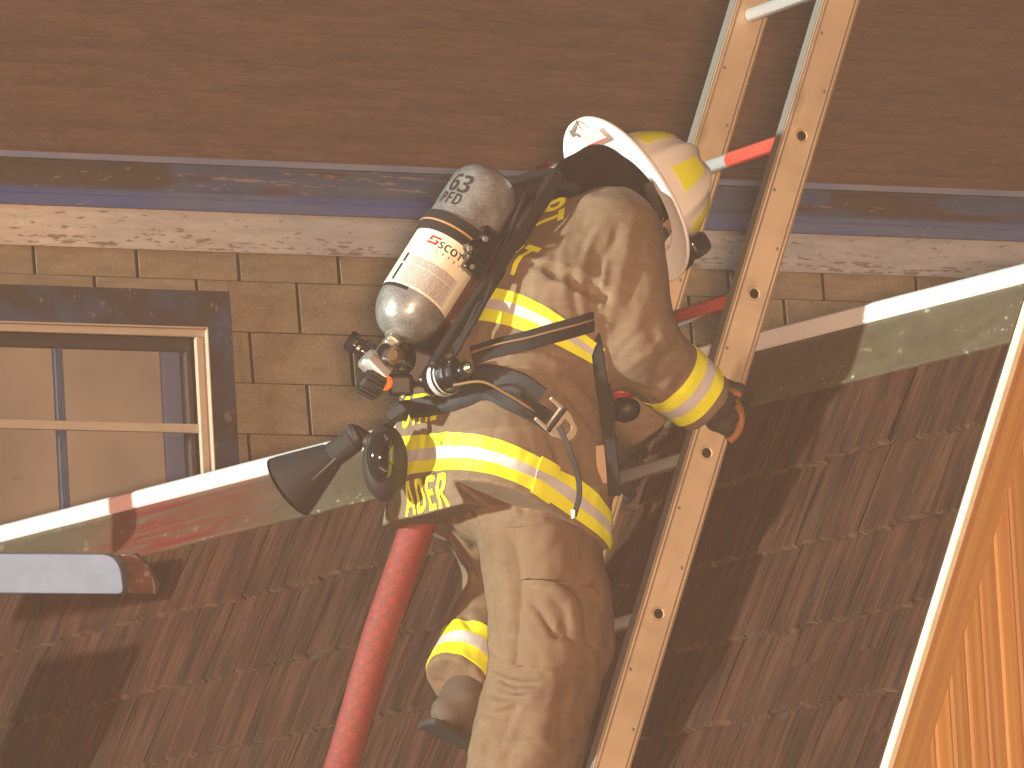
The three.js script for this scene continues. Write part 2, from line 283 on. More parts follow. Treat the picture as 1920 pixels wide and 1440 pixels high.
  // main roof: thin uneven courses above the cornice
  const roofTex = sd => tex(1024, 64, (u, v) => { const a = fbm(u * 26, v * 3, sd, 4), b = fbm(u * 160, v * 10, sd + 4, 3), c = fbm(u * 5, 1.5, sd + 7, 3); const k = .95 + .35 * a + .3 * b + .4 * c; return [.205 * k, .104 * k, .058 * k]; });
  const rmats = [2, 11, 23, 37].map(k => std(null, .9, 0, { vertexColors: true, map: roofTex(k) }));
  const pit = 52 * rad, ru = g.clone().multiplyScalar(-Math.cos(pit)).addScaledVector(Yw, Math.sin(pit)), rn = g.clone().multiplyScalar(Math.sin(pit)).addScaledVector(Yw, Math.cos(pit));
  const RO = WP(0, vCoT + .004, .085), main = part('roof', prism(RO, ru, rn, h, [[-.01, -.03], [4.5, -.03], [4.5, -.008], [-.01, -.008]], UL, UR), feltMat, house);
  const ex = .0395; let d = 0;
  for (let k = 0; k < 26; k++) {
    const e = ex * rr(.8, 1.25), Mx = 90, pos = [], uv = [], col = [], idx = [], u1_ = 3.8, u0_ = -2.6;
    for (let i = 0; i <= Mx; i++) {
      const u = mix(u0_, u1_, i / Mx), wob = .006 * fbm(u * 2.2, k * .37, 3, 3) + .004 * fbm(u * 6, k * 5.1, 8, 3), th = .007 + .006 * fbm(u * 3, k * 2.7, 5, 3);
      for (const [a, n, cc] of [[wob, -.004, .75], [wob + .0018, th, .75], [wob + .002, th, 1], [e + .016, .001, 1]]) { col.push(cc, cc, cc); const q = RO.clone().addScaledVector(h, u).addScaledVector(ru, d + a).addScaledVector(rn, n); pos.push(q.x, q.y, q.z); uv.push(u * .32 + k * .37, a * 12); }  // butt edges darkened: shadow lines under the courses put into the vertex colour
    }
    for (let i = 0; i < Mx; i++) for (const j of [0, 2]) { const a = i * 4 + j; idx.push(a, a + 4, a + 5, a, a + 5, a + 1); }
    let q = new THREE.BufferGeometry(); q.setAttribute('position', new THREE.Float32BufferAttribute(pos, 3)); q.setAttribute('uv', new THREE.Float32BufferAttribute(uv, 2)); q.setAttribute('color', new THREE.Float32BufferAttribute(col, 3)); q.setIndex(idx); q = toCreasedNormals(q, 50 * rad);
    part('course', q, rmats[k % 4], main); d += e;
  }
  // window
  const win = part('window', mergeGeometries([ // dark blue casing boards
    prism(W0, h, Yw, g, [[holeL - .08, wv1 - .001], [holeR + .074, wv1 - .001], [holeR + .070, wv1 + .093], [holeL - .08, wv1 + .093]], -.002, .022),
    prism(W0, h, Yw, g, [[holeR - .002, wv0], [holeR + .078, wv0], [holeR + .074, wv1 - .0015], [holeR - .002, wv1 - .0015]], -.002, .020),
    prism(W0, h, Yw, g, [[holeL - .08, wv0], [holeL + .002, wv0], [holeL + .002, wv1 - .0015], [holeL - .08, wv1 - .0015]], -.002, .020)]),
    std(null, .75, 0, { map: tex(512, 256, (u, v) => { const a = peel(u * 6, v * 1.4, 23), b = fbm(u * 7, v * 7, 3, 5); let c = mix3([.050, .036, .033], [.055, .07, .13], clamp(.22 + 2.8 * b)); if (a > .36) c = mix3(c, [.22, .18, .15], .7); return c; }) }), house);
  { const p = win.geometry.attributes.position, u = win.geometry.attributes.uv; for (let i = 0; i < p.count; i++) { const q = V(p.getX(i), p.getY(i), p.getZ(i)).add(house.position).sub(W0); u.setXY(i, q.dot(h) * 1.1, q.y * 1.1); } }
  const creamTex = tex(256, 256, (u, v) => { const a = fbm(u * 12, v * 12, 33, 5), b = fbm(u * 50, v * 50, 3, 3); let c = [.60, .48, .36].map(x => x * (.9 + .4 * a)); if (b + a > .5) c = mix3(c, [.12, .08, .05], .7); return c; });
  const cream = std(null, .7, 0, { map: creamTex }), blueSash = std(null, .7, 0, { map: tex(128, 256, (u, v) => { const a = fbm(u * 9, v * 20, 3, 5); return mix3([.05, .07, .15], [.11, .135, .21], clamp(.5 + 2 * a)); }) });
  const rect = (u0_, u1_, v0_, v1_, n0, n1, e = .002) => block(WP((u0_ + u1_) / 2, (v0_ + v1_) / 2, (n0 + n1) / 2), h, Yw, g, u1_ - u0_, v1_ - v0_, n1 - n0, e);
  const fr = .026; // cream storm frame with a raised outer lip
  part('frame', merge([rect(holeL, holeR, wv1 - .0065, wv1 - .0015, .001, .026), rect(holeL, holeR - .0055, wv1 - fr, wv1 - .007, .0, .014), rect(holeR - .0055, holeR - .0005, wv0, wv1 - .0067, .001, .026), rect(holeR - fr - .006, holeR - .018, wv0, wv1 - fr - .0002, 0, .014), rect(holeR - .0175, holeR - .006, wv0, wv1 - fr - .0002, -.004, .006), rect(holeL, holeL + fr, wv0, wv1 - fr - .0002, 0, .014)]), cream, win);
  const iL = holeL + fr, iR = holeR - fr - .006, iT = wv1 - fr;
  part('sash', merge([rect(iL, iR, iT - .034, iT - .0004, -.04, -.012), rect(iR - .016, iR - .0004, wv0, iT - .0342, -.04, -.014)]), std([.05, .036, .03], .7), win);
  const mu = ux(118, 680), vB = vy(200, 800, 0);
  part('muntin', rect(mu - .012, mu + .012, wv0, iT - .0344, -.036, -.018), blueSash, win, 'flaking blue bar between the panes');
  part('meeting_rail', rect(iL, iR + .004, vB - .011, vB + .012, -.011, .006), cream, win, 'cream rail across the window');
  const glass = phys([1, 1, 1], .06, 0, { transmission: 1, thickness: 0, ior: 1.5 });
  part('pane', rect(iL + .0, mu - .0122, vB, iT - .0346, -.030, -.0285, .0005), glass, win); part('pane', rect(mu + .0122, iR - .0162, vB, iT - .0346, -.030, -.0285, .0005), glass, win);
  part('pane', rect(iL + .0, mu - .0122, wv0, vB - .0004, -.030, -.0285, .0005), glass, win); part('pane', rect(mu + .0122, iR - .0162, wv0, vB - .0004, -.030, -.0285, .0005), glass, win);
  part('blind', rect(holeL + .01, iR - .055, wv0, iT - .02, -.085, -.082, .001), std(null, .9, 0, { map: tex(128, 128, (u, v) => { const a = fbm(u * 3, v * 3, 61, 4); const k = .85 + .5 * a; return [.58 * k, .50 * k, .41 * k]; }) }), win, 'tan blind drawn behind the glass');
  part('curtain', rect(iR - .062, iR - .006, wv0, iT - .02, -.072, -.060, .005), std([.16, .20, .36], .95), win, 'blue curtain edge at the right of the glass');
  part('room', rect(holeL - .02, holeR + .02, wv0 - .02, wv1 + .02, -.45, -.40), std([.03, .025, .02], .9), win);
}

// ---------------------------------------------------------------- lamps of the fire engines (outside the frame) and the night air
function floodLamp(name, label, L, size, radius, glow) {
  const dir = V(Math.sin(L.azim * rad) * Math.cos(L.elev * rad), Math.sin(L.elev * rad), Math.cos(L.azim * rad) * Math.cos(L.elev * rad));
  const aim = L.aim ? P(...L.aim) : LAMP_AIM, p = LAMP_AIM.clone().addScaledVector(dir, L.dist), o = thing(name, label, 'flood lamp', p.clone().setY(0));
  const [X, Y, Z] = frame(dir.clone().negate(), Yw), c = new THREE.Color().setRGB(...L.color);
  part('housing', block(p.clone().addScaledVector(dir, .12), X, Y, Z, size * 1.3, .18, size * 1.0, .02), std([.03, .03, .03], .5, .3), o);
  const em = new THREE.MeshStandardMaterial({ color: 0x111111, emissive: c, emissiveIntensity: glow, roughness: .3 });
  part('lens', block(p.clone().addScaledVector(dir, .022), X, Y, Z, size * 1.1, .01, size * .8, .004), em, o);
  part('pole', rod(V(p.x, 0, p.z).addScaledVector(dir, .15), p.clone().addScaledVector(dir, .15), .04), std([.3, .3, .3], .4, .7), o);
  const l = new THREE.SpotLight(c, L.power, 0, (L.cone || 24) * rad, L.cone ? 1 : .5, 2); l.position.copy(p).sub(o.position); l.target.position.copy(aim).sub(o.position);
  l.castShadow = true; l.shadow.radius = radius; l.shadow.mapSize.set(2048, 2048); o.add(l, l.target);
}
floodLamp('flood_lamp', 'white flood lamp on a pole left of the porch', WHITE, .6, 26, 12);
floodLamp('flood_lamp', 'warm orange flood lamp on a pole right of the camera', WARM, .4, 9, 6);
floodLamp('beacon_lamp', 'red beacon lamp on a pole left of the camera', RED, .25, 8, 5);
if (FOG) scene.fog = new THREE.FogExp2(new THREE.Color().setRGB(.9, .85, .8), FOG);

// ---------------------------------------------------------------- ladder over the ridge
const LA = 27 * rad, lr = V(Math.sin(LA), 0, Math.cos(LA)), lh = V(Math.cos(LA), 0, -Math.sin(LA));
const LSL = 68.2 * rad, ls = lh.clone().multiplyScalar(-Math.cos(LSL)).addScaledVector(Yw, -Math.sin(LSL)), ln = lh.clone().multiplyScalar(-Math.sin(LSL)).addScaledVector(Yw, Math.cos(LSL));
const LO = P(1413, 551, -.40);                            // a rung end on the outer face of the near rail
{ const f = (n, q) => (q.clone().sub(P0)).dot(Nn).toFixed(3); const rl = LO.clone().addScaledVector(ls, .12); console.log('ladder gap near', f(0, rl), 'far', f(0, rl.clone().addScaledVector(lr, -.43)), 'low', f(0, rl.clone().addScaledVector(ls, 1)));
  const dep = (x, y) => { const q = hitPlane(x, y, LO, lr).sub(LO); return [q.dot(ls).toFixed(3), q.dot(ln).toFixed(3)]; }; console.log('holes', [[1503, 265], [1413, 551], [1325, 838], [1237, 1128], [1145, 1420]].map(p => dep(...p).join('/')).join('  ')); console.log('edges', dep(1520, 175), dep(1579, 175), dep(1110, 1420), dep(1175, 1420)); }
const LP = (r_, d, n) => LO.clone().addScaledVector(lr, r_).addScaledVector(ls, d).addScaledVector(ln, n);
const ladder = thing('ladder', 'aluminium ladder leaning over the ridge beside the firefighter', 'ladder', LP(-.215, 2.3, 0));
const aluTex = tex(128, 512, (u, v) => { const a = fbm(u * 40, v * 2, 3, 4), b = fbm(u * 4, v * 3, 8, 4), c = fbm(u * 30, v * 30, 5, 3); const e = fbm(u * 9, v * 14, 19, 5), k = .95 + .25 * a + .35 * b + .15 * c; const q = [.62 * k, .495 * k, .335 * k]; return e > .2 ? mix3(q, [.34, .25, .16], clamp((e - .2) * 4)) : q; });
const aluMat = std(null, .5, .25, { map: aluTex }), aluDark = std([.27, .215, .15], .5, .3), rungMat = std([.50, .49, .48], .38, .4);
const NW = .040, LW = .43, STEP = .3545;                   // half the depth of a rail, clear width, rung spacing
function rail(side) {                                      // side 0: near rail, its web faces the camera; 1: far rail
  const a = side ? -LW : 0, o = side ? -1 : 1;             // o: outwards
  const poly = [[-NW, 0], [NW, 0], [NW, -.030], [NW - .006, -.030], [NW - .006, -.005], [-NW + .006, -.005], [-NW + .006, -.030], [-NW, -.030]].map(([n, r_]) => [n, a + (side ? -.0 - r_ * -1 : r_)]);
  // the far rail turns its channel outwards, away from the rungs: its inner face is the web
  const pl = side ? [[-NW, -LW], [NW, -LW], [NW, -LW - .030], [NW - .006, -LW - .030], [NW - .006, -LW - .005], [-NW + .006, -LW - .005], [-NW + .006, -LW - .030], [-NW, -LW - .030]] : poly;
  const m = part('rail', scaleUV(prism(LO, ln, lr, ls, pl, -2.6, 2.35), .5, 1), aluMat, ladder);
  part('flange', prism(LO, ln, lr, ls, [[NW, (side ? -LW - .030 : -.030)], [NW + .0016, (side ? -LW - .030 : -.030)], [NW + .0016, (side ? -LW : 0) - .001], [NW, (side ? -LW : 0) - .001]], -2.6, 2.35), std([.17, .155, .14], .7, .2), m, 'dull grey outer edge of the rail');
  const face = side ? -LW : 0;
  part('bead', merge([-1, 1].map(k => prism(LO, ln, lr, ls, [[k * (NW - .010) - .0016, face], [k * (NW - .010) + .0016, face], [k * (NW - .010) + .0012, face + .003], [k * (NW - .010) - .0012, face + .003]], -2.6, 2.35)).concat([-1, 1].map(k => prism(LO, ln, lr, ls, [[k * (NW - .0021) - .0016, face], [k * (NW - .0021) + .0016, face], [k * (NW - .0021) + .001, face + .0022], [k * (NW - .0021) - .001, face + .0022]], -2.6, 2.35)))), aluDark, m);
  const riv = []; for (let k = -7; k < 7; k++) for (const e of [-1, 1]) { const c = LP(face, k * STEP + e * .11 + (e > 0 ? .02 : 0), e * .022); riv.push(turned(c, c.clone().addScaledVector(lr, .002), [[0, .0022], [.0028, .0016], [.004, 0]], 8)); }
  part('rivets', merge(riv), aluDark, m);
}
rail(0); rail(1);
for (let k = -7; k <= 6; k++) {
  const rg = part('rung', turned(LP(-LW + .001, k * STEP, 0), LP(-.004, k * STEP, 0), [[.0125, 0], [.0155, .004], [.0155, LW - .02], [.0125, LW - .018]], 20), rungMat, ladder);
  if (k === -1 || k === 0) part('rung_red_glint', turned(LP(k ? -LW + .12 : -LW + .06, k * STEP, 0), LP(-.004, k * STEP, 0), [[.0158, 0], [.0168, .002], [.0168, LW - (k ? .126 : .066)], [.0158, LW - (k ? .125 : .065)]], 20), std([.62, .07, .05], .3), rg, 'added red sleeve standing in for red light on the rung');  // added sleeve, its red stands in for red light reflected by the rung
  part('rung_end', turned(LP(-.012, k * STEP, 0), LP(.01, k * STEP, 0), [[.0001, .002], [.0105, .002], [.0115, .0135], [.0140, .0150], [.0158, .0125], [.0158, .0120]], 22), aluMat, rg);
  part('bore', turned(LP(-.0099, k * STEP, 0), LP(.01, k * STEP, 0), [[.0001, .0125], [.0104, .0125]], 18), std([.015, .012, .01], .9), rg);
}

// ---------------------------------------------------------------- soft shapes: distance fields meshed as one skin
const PB = (x, y, dz = 0) => at(x, y, DEP - .34 + dz);    // the firefighter stands a third of a metre in front of the ridge
const smin = (a, b, k) => { const q = Math.max(k - Math.abs(a - b), 0) / k; return Math.min(a, b) - q * q * k * .25; };
const cone = (A, B, ra, rb) => { const ax = B.x - A.x, ay = B.y - A.y, az = B.z - A.z, l2 = ax * ax + ay * ay + az * az; return p => { const x = p.x - A.x, y = p.y - A.y, z = p.z - A.z; const t = clamp((x * ax + y * ay + z * az) / l2); return Math.hypot(x - ax * t, y - ay * t, z - az * t) - (ra + (rb - ra) * t); }; };
// a bone with an elliptical section: half width a along L, half depth b across it
function slab(A, B, L, a0, b0, a1, b1, pw = 2) {
  const ax = B.clone().sub(A), len = ax.length(); ax.normalize(); const F = ax.clone().cross(L).normalize(), S = F.clone().cross(ax).normalize();
  return p => { const x = p.x - A.x, y = p.y - A.y, z = p.z - A.z; const t = x * ax.x + y * ax.y + z * ax.z, tc = clamp(t, 0, len), k = tc / len, u = x * S.x + y * S.y + z * S.z, w = x * F.x + y * F.y + z * F.z, a = a0 + (a1 - a0) * k, b = b0 + (b1 - b0) * k, r = Math.hypot(u, w), q = pw === 2 ? Math.hypot(u / a, w / b) : (Math.abs(u / a) ** pw + Math.abs(w / b) ** pw) ** (1 / pw); const d = r < 1e-6 ? -Math.min(a, b) : r - r / q, e = Math.abs(t - tc); return e > 0 ? (d > 0 ? Math.hypot(d, e) : e + Math.max(d, -.04) * .3) : d; };
}
const ball = (c, X, Y, Z, a, b, d) => p => { const x = p.x - c.x, y = p.y - c.y, z = p.z - c.z, u = (x * X.x + y * X.y + z * X.z) / a, v = (x * Y.x + y * Y.y + z * Y.z) / b, w = (x * Z.x + y * Z.y + z * Z.z) / d, q = Math.hypot(u, v, w); return q < 1e-5 ? -Math.min(a, b, d) : (q - 1) * Math.hypot(x, y, z) / q; };
const join = (k, ...f) => p => { let d = f[0](p); for (let i = 1; i < f.length; i++) d = smin(d, f[i](p), k); return d; };
const half = (c, n) => p => (p.x - c.x) * n.x + (p.y - c.y) * n.y + (p.z - c.z) * n.z;  // negative on the kept side
const tmp = V(0, 0, 0);
function gradOf(f, p, e = .002) { const q = V(0, 0, 0), d = (x, y, z) => f(tmp.set(p.x + x, p.y + y, p.z + z)); q.set(d(e, 0, 0) - d(-e, 0, 0), d(0, e, 0) - d(0, -e, 0), d(0, 0, e) - d(0, 0, -e)); return q.normalize(); }
function trace(f, px, py, from = 20.6, to = 23) { const d = ray(px, py); let t = from; for (let i = 0; i < 220; i++) { const p = EYE.clone().addScaledVector(d, t), v = f(p); if (v < .0004) return p; t += Math.max(.0006, v * .7); if (t > to) return null; } return null; }
function skin(f, lo, hi, cell) {
  const n = [0, 1, 2].map(i => Math.ceil((hi.getComponent(i) - lo.getComponent(i)) / cell) + 1), [nx, ny, nz] = n, val = new Float32Array(nx * ny * nz), p = V(0, 0, 0);
  const CO = 4; // a coarse look first: far from the surface nothing is computed
  val.fill(1);
  for (let z = 0; z < nz; z += CO) for (let y = 0; y < ny; y += CO) for (let x = 0; x < nx; x += CO) {
    p.set(lo.x + (x + CO / 2) * cell, lo.y + (y + CO / 2) * cell, lo.z + (z + CO / 2) * cell); const d = f(p), far = cell * CO * 1.6 + .012;
    for (let c = z; c < Math.min(nz, z + CO); c++) for (let b = y; b < Math.min(ny, y + CO); b++) for (let a = x; a < Math.min(nx, x + CO); a++) val[(c * ny + b) * nx + a] = Math.abs(d) > far ? d : f(p.set(lo.x + a * cell, lo.y + b * cell, lo.z + c * cell));
  }
  const id = new Int32Array(nx * ny * nz).fill(-1), pos = [], idx = [], I = (x, y, z) => (z * ny + y) * nx + x;
  for (let z = 0; z < nz - 1; z++) for (let y = 0; y < ny - 1; y++) for (let x = 0; x < nx - 1; x++) {
    let c = 0, sx = 0, sy = 0, sz = 0, m = 0; const v = [];
    for (let k = 0; k < 8; k++) { const q = val[I(x + (k & 1), y + (k >> 1 & 1), z + (k >> 2))]; v.push(q); if (q < 0) m++; }
    if (!m || m === 8) continue;
    for (let a = 0; a < 8; a++) for (const b of [a | 1, a | 2, a | 4]) if (b !== a && (v[a] < 0) !== (v[b] < 0)) { const t = v[a] / (v[a] - v[b]); sx += mix(a & 1, b & 1, t); sy += mix(a >> 1 & 1, b >> 1 & 1, t); sz += mix(a >> 2, b >> 2, t); c++; }
    id[I(x, y, z)] = pos.length / 3; pos.push(lo.x + (x + sx / c) * cell, lo.y + (y + sy / c) * cell, lo.z + (z + sz / c) * cell);
  }
  const quad = (a, b, c, d, f_) => { if (a < 0 || b < 0 || c < 0 || d < 0) return; f_ ? idx.push(a, b, c, a, c, d) : idx.push(a, c, b, a, d, c); };
  for (let z = 1; z < nz - 1; z++) for (let y = 1; y < ny - 1; y++) for (let x = 1; x < nx - 1; x++) {
    const s0 = val[I(x, y, z)] < 0;
    if (s0 !== val[I(x + 1, y, z)] < 0) quad(id[I(x, y - 1, z - 1)], id[I(x, y, z - 1)], id[I(x, y, z)], id[I(x, y - 1, z)], s0);
    if (s0 !== val[I(x, y + 1, z)] < 0) quad(id[I(x - 1, y, z - 1)], id[I(x - 1, y, z)], id[I(x, y, z)], id[I(x, y, z - 1)], s0);
    if (s0 !== val[I(x, y, z + 1)] < 0) quad(id[I(x - 1, y - 1, z)], id[I(x, y - 1, z)], id[I(x, y, z)], id[I(x - 1, y, z)], s0);
  }
  const q = new THREE.BufferGeometry(); q.setAttribute('position', new THREE.Float32BufferAttribute(pos, 3)); q.setIndex(idx); q.computeVertexNormals();
  const uv = new Float32Array(pos.length / 3 * 2); for (let i = 0; i < uv.length / 2; i++) { uv[i * 2] = pos[i * 3] * g.x + pos[i * 3 + 2] * g.z - .6 * (pos[i * 3] * h.x + pos[i * 3 + 2] * h.z); uv[i * 2 + 1] = pos[i * 3 + 1]; }
  q.setAttribute('uv', new THREE.BufferAttribute(uv, 2)); return q;
}
// folds: [height in mm (negative: a crease), half width in mm, [[x, y], ...]] drawn on the photograph's cloth and laid on the shape once
function folds(f, list) {
  const segs = [];
  for (const [amp, w, pts] of list) {
    const hit = pts.map(([x, y]) => trace(f, x, y)).filter(Boolean); if (hit.length < 2) { console.log('fold off the cloth', JSON.stringify(pts)); continue; }
    const c = new THREE.CatmullRomCurve3(hit).getPoints(Math.max(2, hit.length * 3)), bb = new THREE.Box3().setFromPoints(c).expandByScalar(w / 1000 * 2.6);
    segs.push({ amp: amp / 1000, w: w / 1000 * .78, c, bb });
  }
  return p => {
    let o = 0;
    for (const q of segs) {
      if (!q.bb.containsPoint(p)) continue; let best = 1e9, at_ = 0; const n = q.c.length - 1;
      for (let i = 0; i < n; i++) { const a = q.c[i], b = q.c[i + 1], x = b.x - a.x, y = b.y - a.y, z = b.z - a.z, t = clamp(((p.x - a.x) * x + (p.y - a.y) * y + (p.z - a.z) * z) / (x * x + y * y + z * z + 1e-12)); const d = (p.x - a.x - x * t) ** 2 + (p.y - a.y - y * t) ** 2 + (p.z - a.z - z * t) ** 2; if (d < best) { best = d; at_ = (i + t) / n; } }
      o += q.amp * Math.exp(-best / (q.w * q.w)) * (.35 + .65 * Math.sin(Math.PI * clamp(at_ * .9 + .05)));
    }
    return o;
  };
}
// cut the triangles of a skin down to where every field is negative and lift them off by `lift` metres
function peelOff(geo, fields, lift, keep, minNy = -2) {
  const p = geo.attributes.position, n = geo.attributes.normal, ix = geo.index.array, P_ = [], N_ = [], v = i => [V(p.getX(i), p.getY(i), p.getZ(i)), V(n.getX(i), n.getY(i), n.getZ(i))];
  const val = fields.map(f => { const a = new Float32Array(p.count); for (let i = 0; i < p.count; i++) a[i] = f(tmp.set(p.getX(i), p.getY(i), p.getZ(i))); return a; });
  const c = V(0, 0, 0);
  for (let t = 0; t < ix.length; t += 3) {
    const id = [ix[t], ix[t + 1], ix[t + 2]]; if (val.some(a => a[id[0]] > 0 && a[id[1]] > 0 && a[id[2]] > 0)) continue;
    if (minNy > -1 && id.every(i => n.getY(i) < minNy || n.getX(i) * g.x + n.getZ(i) * g.z < -.7)) continue; let poly = id.map(i => { const [a, b] = v(i); return { a, b, d: val.map(q => q[i]) }; });
    if (keep) { c.copy(poly[0].a).add(poly[1].a).add(poly[2].a).divideScalar(3); if (!keep(c)) continue; }
    for (let k = 0; k < fields.length && poly.length; k++) {
      const out = [];
      poly.forEach((A, i) => { const B = poly[(i + 1) % poly.length], a = A.d[k], b = B.d[k]; if (a <= 0) out.push(A); if ((a <= 0) !== (b <= 0)) { const s_ = a / (a - b); out.push({ a: A.a.clone().lerp(B.a, s_), b: A.b.clone().lerp(B.b, s_), d: A.d.map((x, j) => mix(x, B.d[j], s_)) }); } });
      poly = out;
    }
    for (let i = 1; i + 1 < poly.length; i++) for (const q of [poly[0], poly[i], poly[i + 1]]) { P_.push(q.a.x + q.b.x * lift, q.a.y + q.b.y * lift, q.a.z + q.b.z * lift); N_.push(q.b.x, q.b.y, q.b.z); }
  }
  // close the rim: every edge used once gets a wall down to the cloth
  const key = i => `${Math.round(P_[i * 3] * 2e4)},${Math.round(P_[i * 3 + 1] * 2e4)},${Math.round(P_[i * 3 + 2] * 2e4)}`, E_ = new Map(), m = P_.length / 3;
  for (let t = 0; t < m; t += 3) for (let k = 0; k < 3; k++) { const a = t + k, b = t + (k + 1) % 3, ka = key(a), kb = key(b); if (ka === kb) continue; if (E_.has(kb + '|' + ka)) E_.delete(kb + '|' + ka); else E_.set(ka + '|' + kb, [a, b]); }
  for (const [a, b] of E_.values()) {
    const A = V(P_[a * 3], P_[a * 3 + 1], P_[a * 3 + 2]), B = V(P_[b * 3], P_[b * 3 + 1], P_[b * 3 + 2]), na = V(N_[a * 3], N_[a * 3 + 1], N_[a * 3 + 2]), nb = V(N_[b * 3], N_[b * 3 + 1], N_[b * 3 + 2]), dn = lift + .002;
    const A2 = A.clone().addScaledVector(na, -dn), B2 = B.clone().addScaledVector(nb, -dn), w = B.clone().sub(A).cross(na).normalize();
    for (const q of [A, A2, B2, A, B2, B]) { P_.push(q.x, q.y, q.z); N_.push(w.x, w.y, w.z); }
  }
  const q = new THREE.BufferGeometry(); q.setAttribute('position', new THREE.Float32BufferAttribute(P_, 3)); q.setAttribute('normal', new THREE.Float32BufferAttribute(N_, 3)); q.setAttribute('uv', new THREE.Float32BufferAttribute(new Float32Array(P_.length / 3 * 2), 2)); return q;
}
// a level field y = c + ch*(p.h) + cg*(p.g) + q*(p.g)^2 through points of the cloth: negative below it
function level(f, pts, o) {
  const H = pts.map(([x, y]) => trace(f, x, y)).filter(Boolean), A = [], b = [];
  const row = p => { const d = p.clone().sub(o); return [1, d.dot(h), d.dot(g), d.dot(g) ** 2]; };
  const n = 4, M = [...Array(n)].map(() => Array(n).fill(0)), w = Array(n).fill(0);
  H.forEach(p => { const r_ = row(p); for (let i = 0; i < n; i++) { w[i] += r_[i] * (p.y - o.y); for (let j = 0; j < n; j++) M[i][j] += r_[i] * r_[j]; } });
  const reg = [1e-9, 2e-4, 2e-4, 4e-5]; for (let i = 0; i < n; i++) M[i][i] += reg[i];
  for (let i = 0; i < n; i++) { for (let j = i + 1; j < n; j++) { const k = M[j][i] / M[i][i]; for (let l = i; l < n; l++) M[j][l] -= k * M[i][l]; w[j] -= k * w[i]; } }
  const x = Array(n); for (let i = n - 1; i >= 0; i--) { let s_ = w[i]; for (let j = i + 1; j < n; j++) s_ -= M[i][j] * x[j]; x[i] = s_ / M[i][i]; }
  return p => { const a = p.x - o.x, c = p.z - o.z, ph = a * h.x + c * h.z, pg = a * g.x + c * g.z, pq = Math.max(pg, -.08); return p.y - o.y - (x[0] + x[1] * ph + x[2] * pg + x[3] * pq * pq); };
}
const between = (up, lo, a, b) => [p => { const d = up(p), e = lo(p); return d + (a) * (e - d); }, p => { const d = up(p), e = lo(p); return -(d + b * (e - d)); }];

// ---------------------------------------------------------------- the firefighter
const T = { hem: PB(936, 905, -.20), waist: PB(938, 742, -.21), chest: PB(1030, 565, -.17), sh: PB(1088, 432, -.11) };
const SR = PB(1158, 448, -.23), ER = PB(1190, 645, -.29), WR = PB(1316, 752, -.20);
const SLf = PB(1000, 445, .07), EL = PB(1100, 650, .12), WL = PB(1212, 795, .16);
const torso = join(.05, slab(PB(931, 1015, -.20), T.hem, g, .238, .198, .232, .192, 2.9), slab(T.hem, T.waist, g, .232, .192, .212, .168, 2.9), slab(T.waist, T.chest, g, .212, .168, .226, .163, 2.5), slab(T.chest, T.sh, g, .226, .163, .195, .105, 2.3), ball(PB(1098, 402, -.11), g, Yw, h, .15, .055, .085));
const wdir = WR.clone().sub(ER).normalize(), wdl = WL.clone().sub(EL).normalize();
const cutR = half(WR.clone().addScaledVector(wdir, .012), wdir), cutL = half(WL.clone().addScaledVector(wdl, .012), wdl);
const armR0 = join(.03, cone(SR, ER, .094, .083), cone(ER, WR, .083, .068)), armL0 = join(.03, cone(SLf, EL, .092, .08), cone(EL, WL, .08, .066)), armR = p => Math.max(armR0(p), cutR(p)), armL = p => Math.max(armL0(p), cutL(p));
const coatBase = join(.045, torso, armR, armL);
